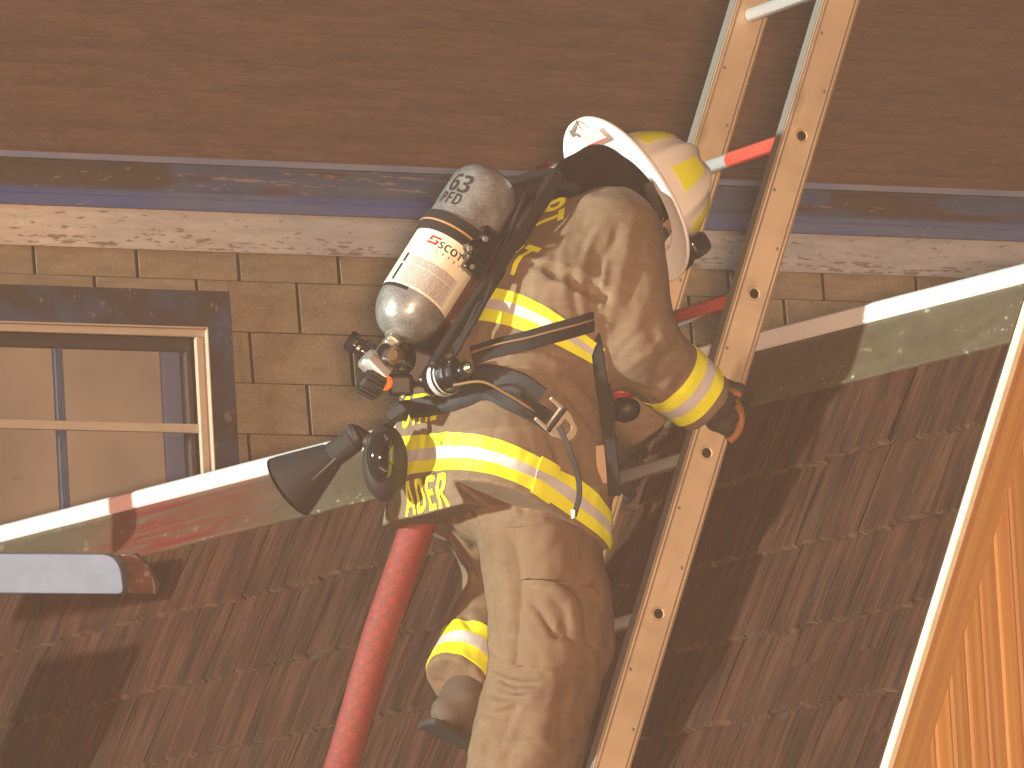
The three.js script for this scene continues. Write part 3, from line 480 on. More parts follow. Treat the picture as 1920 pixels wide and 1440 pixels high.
// wrist ends cut square, hem cut by a slanting level with a longer tail on the left
const OB = T.hem.clone();
const hemA = level(coatBase, [[770, 897], [850, 893], [920, 896], [970, 910], [1030, 945], [1095, 984]], OB);
const hemTail = level(coatBase, [[768, 969], [800, 966], [830, 953]], OB);
const tailEdgeP = trace(coatBase, 858, 920), tailN = g.clone().multiplyScalar(.8).addScaledVector(h, .45).addScaledVector(Yw, .42).normalize();
const tailSide = half(tailEdgeP, tailN);
const coatFolds = folds(coatBase, [
  [-9, 13, [[1117, 470], [1112, 520], [1108, 570], [1112, 610]]], [8, 12, [[1094, 480], [1090, 530], [1096, 590]]], [-8, 10, [[1076, 500], [1074, 545], [1082, 590]]], [7, 11, [[1058, 515], [1056, 550]]],
  [-10, 11, [[1158, 424], [1150, 455], [1126, 492], [1116, 520]]], [9, 13, [[1140, 412], [1112, 445], [1098, 480]]], [-6, 9, [[1118, 420], [1098, 450], [1086, 490]]], [8, 15, [[1180, 430], [1168, 490], [1152, 560], [1140, 610]]], [-6, 12, [[1205, 450], [1195, 510], [1178, 570]]],
  [7, 18, [[1225, 500], [1215, 560], [1190, 610]]], [-8, 17, [[1215, 585], [1222, 625], [1240, 655]]], [7, 13, [[1262, 610], [1235, 640], [1215, 680]]], [-8, 14, [[1275, 640], [1240, 680], [1228, 715]]], [6, 12, [[1290, 668], [1262, 705], [1240, 740]]], [-5, 9, [[1300, 690], [1275, 720], [1255, 755]]],
  [-6, 9, [[1155, 672], [1180, 640], [1205, 622]]], [6, 10, [[1180, 690], [1205, 668], [1232, 655]]], [-5, 8, [[1200, 720], [1222, 742], [1238, 770]]], [5, 9, [[1215, 735], [1240, 750]]],
  [9, 12, [[1042, 706], [1070, 722], [1100, 752], [1122, 785]]], [-9, 10, [[1034, 716], [1062, 740], [1092, 775], [1110, 800]]], [-9, 9, [[1050, 712], [1046, 745], [1040, 770]]], [7, 11, [[1008, 668], [1035, 676], [1062, 690]]], [-5, 10, [[980, 650], [1010, 654], [1050, 668]]],
  [6, 12, [[925, 620], [945, 640], [960, 662]]], [-7, 11, [[905, 625], [925, 650], [945, 668]]], [6, 10, [[975, 640], [1000, 660]]],
  [-3, 4, [[1160, 402], [1128, 430], [1104, 470], [1088, 520], [1084, 575]]], [-3, 3.5, [[1172, 640], [1190, 628], [1215, 615], [1240, 600]]], [-3, 3.5, [[945, 785], [938, 815]]], [4, 7, [[1140, 470], [1132, 520], [1128, 580]]], [-5, 6, [[1132, 455], [1124, 510], [1119, 570]]], [3.5, 6, [[1146, 640], [1152, 690], [1175, 725]]], [-4, 5, [[1185, 735], [1215, 755], [1240, 785]]], [-4, 6, [[1276, 560], [1268, 600], [1280, 640]]],
  [-5, 9, [[935, 790], [925, 815], [922, 845]]], [6, 14, [[860, 785], [840, 810], [835, 850]]], [-4, 14, [[800, 790], [795, 850]]], [7, 12, [[1060, 830], [1075, 860], [1085, 900]]], [-8, 11, [[1030, 820], [1045, 855], [1058, 890]]],
  [6, 14, [[1020, 470], [1012, 510], [1000, 540]]], [-5, 12, [[1045, 440], [1040, 490], [1030, 535]]], [5, 10, [[1075, 395], [1062, 440], [1050, 480]]], [-5, 9, [[1100, 395], [1088, 430]]],
]);
const wr = (p, a) => .0045 * fbm(p.x * 7 + a, p.y * 5, p.z * 7, 3) + .0050 * Math.abs(noise(p.x * 19 + a, p.y * 12, p.z * 19)) + .0022 * noise(p.x * 44, p.y * 30 + a, p.z * 44);
const coat = p => {
  let d = coatBase(p);
  if (Math.abs(d) < .05) d -= .82 * coatFolds(p) + .62 * wr(p, 3);
  const a = hemA(p) + .010, b = Math.max(-hemTail(p), tailSide(p));
  d = Math.max(d, Math.min(-a, b) * .85);
  return d;
};
const person = thing('person', 'firefighter in tan turnout gear and a white helmet, bent forward climbing the ladder', 'firefighter', PB(960, 1730, -.1));
const clothTex = (s_, c, dirt) => tex(512, 512, (u, v) => { const a = fbm(u * 6, v * 6, s_, 5), b = fbm(u * 40, v * 40, s_ + 4, 3), d = fbm(u * 3, v * 3, s_ + 9, 4), w = noise(u * 170, v * 170, s_); const k = .93 + .3 * a + .25 * b + .12 * w; return mix3(c, dirt, clamp((d - .02) * 1.6)).map(x => x * k); });
const tan = std(null, .88, 0, { map: clothTex(7, [.185, .125, .076], [.135, .088, .052]) }); tan.map.repeat.set(1.6, 1.6);
const lime = std([.74, .76, .015], .6), limeB = std([.80, .80, .02], .55), silver = std([.55, .54, .54], .45, .1), black = std([.008, .007, .007], .55), blackSoft = std([.009, .008, .008], .9), blackGloss = phys([.008, .008, .009], .22, 0, { clearcoat: .6, clearcoatRoughness: .15 });
const boxOf = (pts, e) => { const b = new THREE.Box3().setFromPoints(pts).expandByScalar(e); return [b.min, b.max]; };
const coatGeo = skin(coat, ...boxOf([T.hem, T.waist, T.chest, T.sh, SR, ER, WR, SLf, EL, WL, PB(760, 970, -.2)], .27), .0052);
console.log('coat', coatGeo.index.count / 3);
const coatMesh = part('coat', coatGeo, tan, person, 'tan turnout coat with lime and silver bands');
coatGeo.translate(person.position.x, person.position.y, person.position.z);   // back in world places while its trim is cut
const notFar = p => !(p.x - OB.x < .03 && p.y < OB.y - .035) && !((p.x - OB.x) * g.x + (p.z - OB.z) * g.z < -.05 && (p.x - OB.x) * h.x + (p.z - OB.z) * h.z > 0);
const onTorso = p => notFar(p) && torso(p) < Math.min(armR(p), armL(p)) + .004, onArmR = p => armR0(p) < .03 && (p.x - ER.x) * wdir.x + (p.y - ER.y) * wdir.y + (p.z - ER.z) * wdir.z > .06;
const bandOf = (f1, f2, keep, parent, geo = coatGeo) => { // lime, silver, lime
  for (const [a, b, m] of [[0, .345, lime], [.345, .655, silver], [.655, 1, lime]]) part('reflective_stripe', peelOff(geo, between(f1, f2, a, b), m === silver ? .0028 : .0024, keep, keep === onTorso ? -.6 : -2), m, parent, m === silver ? 'silver middle of a reflective band' : 'lime edge of a reflective band');
};
const chestUp = level(coatBase, [[905, 542], [940, 543], [975, 551], [1005, 564], [1030, 580], [1060, 602]], T.chest), chestLo = level(coatBase, [[910, 603], [940, 606], [985, 622], [1010, 634], [1045, 645], [1075, 660], [1098, 678]], T.chest);
bandOf(chestUp, chestLo, onTorso, coatMesh);
const hemUp = level(coatBase, [[765, 817], [830, 812], [890, 815], [940, 824], [985, 843], [1030, 871], [1075, 896]], OB), hemLo = level(coatBase, [[770, 889], [840, 882], [915, 886], [965, 903], [1020, 939], [1070, 966]], OB);
bandOf(hemUp, hemLo, onTorso, coatMesh);
{ const a = trace(coatBase, 1004, 890), b = trace(coatBase, 1042, 906), X = b.clone().sub(a).normalize(), A = half(b, X), B = half(a, X.clone().negate());
  for (const [k, l, m] of [[-.06, .36, lime], [.36, .66, silver], [.66, 1.06, lime]]) part('stripe_tab', peelOff(coatGeo, [...between(hemUp, hemLo, k, l), A, B], .006, p => onTorso(p) && p.distanceTo(a) < .12), m, coatMesh); }
const alongR = k => p => { const t = (p.x - ER.x) * wdir.x + (p.y - ER.y) * wdir.y + (p.z - ER.z) * wdir.z; return t - k; }, LRm = ER.distanceTo(WR);
bandOf(p => -alongR(LRm - .095)(p), p => -alongR(LRm - .012)(p), onArmR, coatMesh);
{ // lettering on the back and the tail: laid on the cloth from a small flat frame in front of it
  const font = await new FontLoader().loadAsync('fonts/droid/droid_sans_bold.typeface.json');
  globalThis.FONT = font;
  const letters = (text, px, py, size, ang, sx = 1, skew = 0, part_ = 'lettering', clipTop = null) => {
    const c = trace(coat, px, py); if (!c) return console.log('no cloth for', text);
    const n = gradOf(coatBase, c, .03), X0 = Yw.clone().cross(n).normalize(), Y0 = n.clone().cross(X0), X = X0.clone().multiplyScalar(Math.cos(ang)).addScaledVector(Y0, Math.sin(ang)), Y = n.clone().cross(X);
    const gs = [];
    for (const sh of font.generateShapes(text, size)) {
      let q = new THREE.ShapeGeometry(sh, 6).toNonIndexed(), a = Array.from(q.attributes.position.array), big = true;
      for (let it = 0; it < 6 && big; it++) { big = false; const o = []; for (let t = 0; t < a.length; t += 9) { const v = [0, 3, 6].map(k => [a[t + k], a[t + k + 1]]), L = v.map((p, k) => Math.hypot(p[0] - v[(k + 1) % 3][0], p[1] - v[(k + 1) % 3][1])), m = L.indexOf(Math.max(...L)); if (L[m] < .014) { o.push(...a.slice(t, t + 9)); continue; } big = true; const A = v[m], B = v[(m + 1) % 3], C = v[(m + 2) % 3], M = [(A[0] + B[0]) / 2, (A[1] + B[1]) / 2]; for (const q_ of [A, M, C, M, B, C]) o.push(q_[0], q_[1], 0); } a = o; }
      gs.push(a);
    }
    const all = gs.flat(), xs = all.filter((_, i) => i % 3 === 0), ys = all.filter((_, i) => i % 3 === 1), mx = (Math.min(...xs) + Math.max(...xs)) / 2, my = (Math.min(...ys) + Math.max(...ys)) / 2, memo = new Map(), pos = [];
    for (let i = 0; i < all.length; i += 3) {
      const k = all[i].toFixed(5) + ',' + all[i + 1].toFixed(5);
      if (!memo.has(k)) { const y = all[i + 1] - my, x = (all[i] - mx) * sx + y * skew, q = c.clone().addScaledVector(X, x).addScaledVector(Y, y).addScaledVector(n, .06); for (let j = 0; j < 60; j++) { const d = coat(q); if (d < .0022) break; q.addScaledVector(n, -Math.max(.0008, d * .7)); } memo.set(k, q); }
      const q = memo.get(k); pos.push(q.x, q.y, q.z);
    }
    const q = new THREE.BufferGeometry(); q.setAttribute('position', new THREE.Float32BufferAttribute(pos, 3)); q.computeVertexNormals(); q.setAttribute('uv', new THREE.Float32BufferAttribute(new Float32Array(pos.length / 3 * 2), 2));
    part(part_, q, limeB, coatMesh, 'yellow reflective lettering');
  };
  letters('RT', 1026, 402, .084, -1.13, .66);
  letters('PT', 966, 478, .078, -.47, .8);
  letters('ADER', 796, 927, .070, 0, .62, .12);
  letters('OTHE', 786, 765, .066, 0, .62, .1);
}
coatGeo.translate(-person.position.x, -person.position.y, -person.position.z);

// trousers
const HR = PB(995, 890, -.25), KR = PB(1036, 1200, -.31), AR = PB(948, 1580, -.30), HL = PB(885, 880, -.10), KL = PB(974, 1080, .10), AL = PB(862, 1268, -.12);
const adl = AL.clone().sub(KL).normalize();
const gl_ = V(Math.sin(56 * rad), 0, Math.cos(56 * rad));
const legR = join(.03, slab(HR, KR, gl_, .108, .118, .098, .108, 3.6), cone(HR, KR, .10, .098), cone(KR, AR, .098, .09), slab(KR, AR, gl_, .098, .108, .092, .098, 3.4), cone(PB(1062, 1130, -.30), PB(1090, 1205, -.27), .09, .066)), legL0 = join(.03, cone(HL, KL, .105, .1), cone(KL, AL, .094, .068)), cutA = half(AL.clone().addScaledVector(adl, .02), adl), legL = p => Math.max(legL0(p), cutA(p));
const trouBase = join(.04, legR, legL, ball(PB(940, 880, -.18), g, Yw, h, .17, .16, .13));
const trouFolds = folds(trouBase, [
  [9, 16, [[938, 1010], [950, 1080], [958, 1150], [955, 1230]]], [-10, 9, [[972, 1000], [978, 1050], [984, 1092]]], [-8, 6, [[982, 1096], [1020, 1100], [1075, 1098], [1125, 1092]]], [9, 9, [[1042, 1106], [1068, 1122], [1080, 1150], [1078, 1175]]], [-8, 8, [[1035, 1120], [1056, 1140], [1064, 1175]]], [8, 8, [[990, 1130], [1008, 1165], [1030, 1205]]], [-7, 7, [[1002, 1128], [1022, 1160], [1044, 1196]]], [-7, 8, [[1096, 1200], [1120, 1225], [1140, 1235]]], [8, 11, [[920, 1215], [940, 1228], [965, 1232]]], [-8, 6, [[922, 1232], [948, 1241], [985, 1246]]], [7, 9, [[1000, 1372], [1020, 1392], [1038, 1412]]], [-7, 12, [[975, 1310], [955, 1350], [940, 1400]]], [8, 14, [[905, 1345], [890, 1385], [880, 1425]]], [6, 10, [[1000, 935], [1012, 960], [1030, 985]]], [-6, 8, [[955, 925], [975, 945], [985, 970]]],
  [9, 12, [[905, 985], [915, 1050], [935, 1120], [945, 1200]]], [-7, 10, [[960, 1000], [975, 1060], [978, 1090]]], [-9, 7, [[975, 1092], [978, 1140], [974, 1200], [968, 1250]]],
  [10, 14, [[1000, 1095], [1040, 1105], [1065, 1130], [1078, 1180]]], [-8, 12, [[985, 1120], [1015, 1150], [1035, 1190]]], [7, 11, [[985, 1150], [1000, 1185], [1020, 1220]]], [-6, 10, [[1040, 1130], [1050, 1160], [1062, 1195]]],
  [11, 9, [[928, 1252], [955, 1262], [1010, 1268]]], [-12, 8, [[925, 1266], [955, 1280], [1005, 1284]]], [10, 8, [[935, 1282], [965, 1296], [1005, 1294]]], [-10, 8, [[925, 1300], [950, 1308], [990, 1304]]], [9, 10, [[905, 1310], [935, 1322], [970, 1312]]], [-7, 9, [[900, 1335], [930, 1340], [960, 1330]]], [8, 9, [[925, 1240], [950, 1246], [975, 1250]]], [-6, 7, [[1010, 1262], [1060, 1258], [1110, 1250]]],
  [7, 18, [[930, 1340], [905, 1390], [890, 1430]]], [-6, 16, [[990, 1330], [965, 1390], [945, 1430]]], [6, 14, [[1010, 1370], [1030, 1400], [1042, 1420]]], [-5, 18, [[1060, 1300], [1050, 1380]]],
  [7, 12, [[950, 940], [970, 965], [1000, 985]]], [-7, 10, [[985, 930], [1005, 955], [1030, 975]]], [6, 10, [[1035, 945], [1055, 970]]], [-8, 12, [[880, 960], [905, 1010], [915, 1060]]], [6, 10, [[850, 975], [880, 1030], [900, 1075]]],
  [-7, 8, [[868, 1150], [885, 1180]]], [6, 8, [[855, 1165], [875, 1195]]],
]);
const TROU_TOP = PB(930, 800, 0).y;
const trousers = p => {
  let d = trouBase(p);
  if (Math.abs(d) < .05) d -= 1.25 * trouFolds(p) + 1.2 * wr(p, 11);
  return Math.max(d, AR.y - .02 - p.y, p.y - TROU_TOP);
};
const trouGeo = skin(trousers, ...boxOf([HR, KR, AR, HL, KL, AL, PB(930, 800, -.2)], .19), .0062);
const trouMesh = part('trousers', trouGeo, std(null, .88, 0, { map: tan.map, color: 0xf0e6da }), person, 'tan turnout trousers with a thigh pocket');
trouGeo.translate(person.position.x, person.position.y, person.position.z);
const alongL = p => (p.x - KL.x) * adl.x + (p.y - KL.y) * adl.y + (p.z - KL.z) * adl.z, LLm = KL.distanceTo(AL);
bandOf(p => -(alongL(p) - LLm + .088), p => -(alongL(p) - LLm - .008), p => legL(p) < legR(p) && p.distanceTo(AL) < .19, trouMesh, trouGeo);
{ // a panel bounded by corners of the cloth: the planes stand on its edges
  const panel = (pts, lift, nm, label) => { const c = pts.map(([x, y]) => trace(trouBase, x, y, 20.6, 23)); if (c.some(q => !q)) return console.log('panel off', nm); const m = c.reduce((a, q) => a.add(q), V(0, 0, 0)).divideScalar(c.length), n = gradOf(trouBase, trace(trouBase, pts.reduce((a, p) => a + p[0], 0) / pts.length, pts.reduce((a, p) => a + p[1], 0) / pts.length), .04);
    const F = c.map((q, i) => { const w = c[(i + 1) % c.length].clone().sub(q).cross(n).normalize(); if (m.clone().sub(q).dot(w) > 0) w.negate(); return half(q, w); });
    part(nm, peelOff(trouGeo, F, lift, p => legR(p) < legL(p) && p.distanceTo(m) < .24 && p.clone().sub(m).dot(n) > -.09), trouMesh.material, trouMesh, label); };
  panel([[928, 992], [1000, 985], [1100, 1000], [1112, 1040], [1112, 1086], [1040, 1092], [974, 1086]], .013, 'pocket_flap', 'flap of the thigh pocket');
  panel([[974, 1098], [1050, 1100], [1110, 1096], [1122, 1180], [1108, 1246], [1040, 1250], [970, 1250]], .006, 'knee_panel', 'patch over the side of the knee');
}
trouGeo.translate(-person.position.x, -person.position.y, -person.position.z);

// boots
function boot(A, dirLeg, toe, shaft, k = 1) {
  const fit = q => q.translate(-A.x, -A.y, -A.z).scale(k, k, k).translate(A.x, A.y, A.z); // A ankle, toe direction
  const up = dirLeg.clone().negate(), f = toe.clone().addScaledVector(up, -toe.dot(up)).normalize(), S = up.clone().cross(f);
  const heel = A.clone().addScaledVector(up, -.085).addScaledVector(f, -.035), ballP = A.clone().addScaledVector(up, -.10).addScaledVector(f, .13), tip = A.clone().addScaledVector(up, -.102).addScaledVector(f, .205);
  const fld = join(.03, cone(A.clone().addScaledVector(shaft, .12), A.clone().addScaledVector(up, -.03), .062, .052), cone(A.clone().addScaledVector(up, -.04), heel, .05, .044), cone(A.clone().addScaledVector(up, -.05), ballP, .05, .046), cone(ballP, tip, .046, .04));
  const sole = half(A.clone().addScaledVector(up, -.128), up.clone().negate());
  part('boot', fit(skin(p => Math.max(fld(p), sole(p)) - (Math.abs(fld(p)) < .03 ? .004 * fbm(p.x * 16, p.y * 22, p.z * 16, 3) : 0), ...boxOf([A, heel, tip, A.clone().addScaledVector(shaft, .12)], .09), .0065)), std(null, .75, 0, { map: clothTex(51, [.085, .055, .036], [.05, .034, .024]) }), person);
  const sh = new THREE.Shape(); const o = [[-.085, .036], [-.088, -.036], [-.02, -.038], [.02, -.032], [.1, -.050], [.17, -.048], [.225, -.03], [.24, 0], [.225, .03], [.17, .048], [.1, .050], [.02, .032], [-.02, .038]]; sh.setFromPoints(new THREE.SplineCurve([...o, o[0]].map(p => new THREE.Vector2(...p))).getPoints(60));
  const q = new THREE.ExtrudeGeometry(sh, { depth: .012, bevelEnabled: true, bevelSize: .003, bevelThickness: .003, bevelSegments: 1 }); q.applyMatrix4(new THREE.Matrix4().makeBasis(f, S, up.clone().multiplyScalar(f.clone().cross(S).dot(up) > 0 ? 1 : -1))); const c = A.clone().addScaledVector(up, -.141); q.translate(c.x, c.y, c.z);
  part('boot_sole', fit(q), std([.02, .018, .017], .7), person);
}
boot(PB(880, 1284, -.13), Yw.clone().multiplyScalar(-.93).addScaledVector(h, -.36), h.clone().addScaledVector(Yw, -.4), adl.clone().negate(), .84);
boot(PB(958, 1622, -.30), Yw.clone().negate(), h.clone().addScaledVector(g, .2), Yw);

// head, hood, helmet: the head is bowed
const hx = (x, y, z) => right.clone().multiplyScalar(x).addScaledVector(upv, y).addScaledVector(fwd, -z);
const HF = hx(.5, -.85, -.1).normalize(), HU = hx(.76, .38, -.53).normalize(), HS = HF.clone().cross(HU).normalize(), HUp = HS.clone().cross(HF).normalize();
const HC = PB(1188, 381, -.09);                           // centre of the brim
const HP = (f, s_, u) => HC.clone().addScaledVector(HF, f).addScaledVector(HS, s_).addScaledVector(HUp, u);
{
  const face = join(.02, ball(HP(.01, 0, -.03), HF, HS, HUp, .098, .076, .118), ball(HP(.105, 0, -.055), HF, HS, HUp, .018, .016, .026), ball(HP(.06, 0, -.125), HF, HS, HUp, .04, .045, .03), ball(HP(.094, 0, -.098), HF, HS, HUp, .012, .026, .008));
  part('head', skin(p => { let d = face(p); for (const e of [-1, 1]) d = -smin(-d, Math.hypot(...['x', 'y', 'z'].map(k => p[k] - HP(.108, e * .032, -.028)[k])) - .014, .01); return d; }, ...boxOf([HP(.12, 0, 0), HP(-.1, 0, 0), HP(0, 0, -.18), HP(0, 0, .1), HP(0, .1, 0), HP(0, -.1, 0)], .02), .004), std([.42, .26, .19], .6), person);
  for (const e of [-1, 1]) { const q = new THREE.SphereGeometry(.012, 12, 8), c = HP(.085, e * .032, -.028); q.translate(c.x, c.y, c.z); part('eye', q, std([.5, .5, .48], .2), person); }
  const hoodF = join(.03, ball(HP(-.012, 0, -.03), HF, HS, HUp, .106, .092, .13), cone(HP(-.03, 0, -.08), PB(1108, 385, -.13), .082, .10), cone(HP(-.10, 0, -.035), PB(1085, 345, -.16), .045, .05), cone(HP(.02, .085, -.045), HP(.065, .085, -.10), .026, .03), cone(HP(.02, -.085, -.045), HP(.065, -.085, -.10), .026, .03));
  part('hood', skin(p => { let d = hoodF(p); if (Math.abs(d) < .04) d -= .007 * fbm(p.x * 14, p.y * 14, p.z * 14, 3) + .002; return Math.max(d, -face(p) + .0, -(ball(HP(.13, 0, -.06), HF, HS, HUp, .08, .058, .075)(p))); }, ...boxOf([HP(.1, 0, -.1), HP(-.12, 0, 0), PB(1085, 345, -.16), PB(1108, 385, -.13), HP(0, .1, -.1), HP(0, -.1, -.1), HP(0, 0, .1)], .11), .006), phys([.0025, .002, .002], 1, 0, { specularIntensity: .12 }), person, 'black hood over head and neck');
  // shell: a dome with raised ribs; brim: a sloping ring, longer behind
  const hel = new THREE.Group(); hel.name = 'helmet'; hel.position.set(0, 0, 0); person.add(hel);
  const whiteShell = phys([.78, .74, .66], .38, 0, { clearcoat: .3, clearcoatRoughness: .3 }), whiteBrim = phys([.82, .81, .80], .42, 0);
  const pos = [], uv = [], idx = [], NA = 64, NR = 18;
  for (let j = 0; j <= NR; j++) for (let i = 0; i <= NA; i++) {
    const a = i / NA * 2 * Math.PI, b = j / NR * Math.PI / 2, c = Math.cos(b), s_ = Math.sin(b) ** .9;
    let rib = 0; for (let k = 0; k < 6; k++) { let d = Math.abs(((a - k * Math.PI / 3 + Math.PI * 5) % (2 * Math.PI)) - Math.PI); rib = Math.max(rib, Math.exp(-(((d * c) / .075) ** 2))); }
    rib *= .0085 * sstep(0, .25, b);
    const q = HP((.128 + rib) * c * Math.cos(a), (.109 + rib) * c * Math.sin(a), .004 + (.178 + rib) * s_); pos.push(q.x, q.y, q.z); uv.push(i / NA, j / NR);
  }
  for (let j = 0; j < NR; j++) for (let i = 0; i < NA; i++) { const a = j * (NA + 1) + i, b = a + NA + 1; idx.push(a, a + 1, b + 1, a, b + 1, b); }
  const sg = new THREE.BufferGeometry(); sg.setAttribute('position', new THREE.Float32BufferAttribute(pos, 3)); sg.setAttribute('uv', new THREE.Float32BufferAttribute(uv, 2)); sg.setIndex(idx); sg.computeVertexNormals();
  part('shell', sg, whiteShell, hel);
  // reflective patches between the ribs, bent to the dome
  for (let k = 0; k < 6; k++) {
    const p2 = [], u2 = [], i2 = [], n = 8;
    for (let j = 0; j <= n; j++) for (let i = 0; i <= n; i++) {
      const bb = mix(.24, .80, j / n), wdt = mix(.36, .22, j / n) / Math.cos(bb) * .78, a = (k + .5) * Math.PI / 3 + (i / n - .5) * 2 * wdt * .8, c = Math.cos(bb), s_ = Math.sin(bb) ** .9, e = .0042;
      const q = HP((.128 + e) * c * Math.cos(a), (.109 + e) * c * Math.sin(a), .004 + (.178 + e) * s_); p2.push(q.x, q.y, q.z); u2.push(i / n, j / n);
    }
    for (let j = 0; j < n; j++) for (let i = 0; i < n; i++) { const a = j * (n + 1) + i, b = a + n + 1; i2.push(a, a + 1, b + 1, a, b + 1, b); }
    const q = new THREE.BufferGeometry(); q.setAttribute('position', new THREE.Float32BufferAttribute(p2, 3)); q.setAttribute('uv', new THREE.Float32BufferAttribute(u2, 2)); q.setIndex(i2); q.computeVertexNormals(); part('reflective_patch', q, limeB, hel);
  }
  const brimProf = [[0, .000], [.0, .006], [.5, .005], [.93, -.001], [1, -.005], [1.0, -.012], [.95, -.011], [.5, -.003], [0, .000]], bp = [], bu = [], bi = [], NB_ = 72, m = brimProf.length;
  for (let i = 0; i <= NB_; i++) { const a = i / NB_ * 2 * Math.PI, ca = Math.cos(a), sa = Math.sin(a), back = Math.max(0, -ca), inF = .119, inS = .099, out = .056 + .032 * back ** 1.6 + .002 * Math.max(0, ca); for (const [k, z] of brimProf) { const q = HP((inF + out * k) * ca, (inS + out * k * .95) * sa, z * (1 + .5 * back)); bp.push(q.x, q.y, q.z); bu.push(i / NB_, k); } }
  for (let i = 0; i < NB_; i++) for (let j = 0; j < m - 1; j++) { const a = i * m + j, b = a + m; bi.push(a, b, b + 1, a, b + 1, a + 1); }
  let bg = new THREE.BufferGeometry(); bg.setAttribute('position', new THREE.Float32BufferAttribute(bp, 3)); bg.setAttribute('uv', new THREE.Float32BufferAttribute(bu, 2)); bg.setIndex(bi); bg.computeVertexNormals();
  part('brim', bg, whiteBrim, hel);
  for (const e of [1, -1]) part('ear_flap', tube([HP(-.03, e * .102, -.012), HP(.03, e * .104, -.03), HP(.08, e * .088, -.055)], .012, 24, 8), blackSoft, hel);
  for (const e of [1, -1]) part('chin_strap', block(HP(.075, e * .098, -.075), HF, HS, HUp, .022, .004, .10, .002), blackSoft, hel);
  part('strap_buckle', block(HP(.095, .102, -.085), HF, HS, HUp, .018, .006, .04, .002), std([.55, .5, .42], .35, .8), hel, 'small metal buckle on the chin strap');
  part('goggles', merge([block(HP(.135, .05, .03), HF, HS, HUp, .05, .10, .055, .018), block(HP(.15, -.03, .03), HF, HS, HUp, .05, .09, .055, .018)]), blackGloss, hel, 'black goggles above the front of the brim');
  part('hang_ring', merge([tube([HP(-.205, .0, -.016), HP(-.200, .012, -.03), HP(-.190, 0, -.034), HP(-.196, -.012, -.026), HP(-.205, 0, -.016)], .0025, 24, 6), block(HP(-.187, -.01, -.034), HF, HS, HUp, .016, .016, .004, .001)]), std([.32, .27, .22], .3, .5), hel, 'metal ring under the rear of the brim');
  part('brim_sticker', block(HP(-.164, .025, -.0225), HF.clone().addScaledVector(HUp, .36).normalize(), HS, HUp.clone().addScaledVector(HF, -.36).normalize(), .04, .075, .0012, .0004), std(null, .5, 0, { map: tex(128, 64, (u, v) => { if (u > .86) return [.6, .12, .08]; if ((v * 16 % 1) < .35 && u < .72 && u > .15 && noise(u * 40, v * 8) > -.1) return [.42, .42, .44]; return [.75, .76, .78]; }) }), hel, 'white printed sticker under the brim');
}

// gloves
function glove(wrist, palmDir, around, thumbDir, grip, railR) {
  // the hand closes round a rail that runs along `around`; grip: centre of the rail in the hand
  const A = around.clone().normalize(), Fd = palmDir.clone().addScaledVector(A, -palmDir.dot(A)).normalize(), Bk = Fd.clone().cross(A).normalize();
  const out = [], nails = [], R_ = railR + .013;
  const on = (ang, a, k = R_) => grip.clone().addScaledVector(Fd, Math.sin(ang) * k).addScaledVector(Bk, Math.cos(ang) * k).addScaledVector(A, a);
  const knuckles = [.040, .014, -.012, -.036];
  out.push(cone(wrist, grip.clone().addScaledVector(Bk, R_ + .004).addScaledVector(Fd, -.035), .044, .034));
  for (const [i, a] of knuckles.entries()) { const L = [1.9, 2.15, 2.05, 1.7][i], pts = []; for (let k = 0; k <= 4; k++) pts.push(on(-.5 + k * L / 3.6, a * (1 + .08 * k) , R_ + (k === 1 ? .004 : 0))); out.push(cone(grip.clone().addScaledVector(Bk, R_).addScaledVector(Fd, -.045).addScaledVector(A, a * .8), pts[0], .021, .0175)); for (let k = 0; k < 4; k++) out.push(cone(pts[k], pts[k + 1], .0165 - k * .001, .0155 - k * .001)); nails.push(pts); }
  const th = [grip.clone().addScaledVector(Bk, R_).addScaledVector(Fd, -.05).addScaledVector(A, thumbDir * .035), on(-1.35, thumbDir * .05), on(-2.0, thumbDir * .052), on(-2.6, thumbDir * .05)]; for (let k = 0; k < 3; k++) out.push(cone(th[k], th[k + 1], .02 - k * .002, .018 - k * .002));
  const f = p => { let d = out[0](p); for (let i = 1; i < out.length; i++) d = smin(d, out[i](p), .007); return d; };
  part('glove', skin(p => { const d = f(p); return Math.abs(d) < .02 ? d - .0025 * fbm(p.x * 40, p.y * 40, p.z * 40, 2) : d; }, ...boxOf([wrist, grip], .105), .004), std([.022, .017, .015], .75), person, 'dark leather work glove closed round the ladder rail');
  return { nails, th, on, f };
}
const gripR = hitPlane(1358, 776, LO, lr).addScaledVector(lr, .0); const gd = gripR.clone().sub(LO).dot(ls);
const RG = LP(-.014, gd, .0);
const gtm = std([.27, .105, .035], .8);
const gl = glove(WR.clone().addScaledVector(wdir, -.01), wdir, ls.clone().negate(), 1, RG, .040);
const onGlove = (x, y) => { const o = ray(x, y); for (let t = 21.2; t < 22.4; t += .002) { const q = EYE.clone().addScaledVector(o, t); if (gl.f(q) < .001) return q.addScaledVector(o, -.003); } return PB(x, y, -.16); };
part('glove_trim', tube([[1338, 731], [1356, 730], [1374, 734], [1388, 741]].map(p => onGlove(...p)), .0065, 20, 8), gtm, person, 'orange leather strip across the top of the right glove');
part('glove_trim', tube([[1380, 754], [1388, 772], [1389, 792], [1382, 812], [1368, 826]].map(p => onGlove(...p)), .0085, 30, 8), gtm, person, 'orange leather strip round the knuckles of the right glove');
const RGl = LP(-LW - .014, gd + .06, .0);
glove(WL.clone().addScaledVector(wdl, -.01), wdl, ls.clone().negate(), 1, RGl, .040);

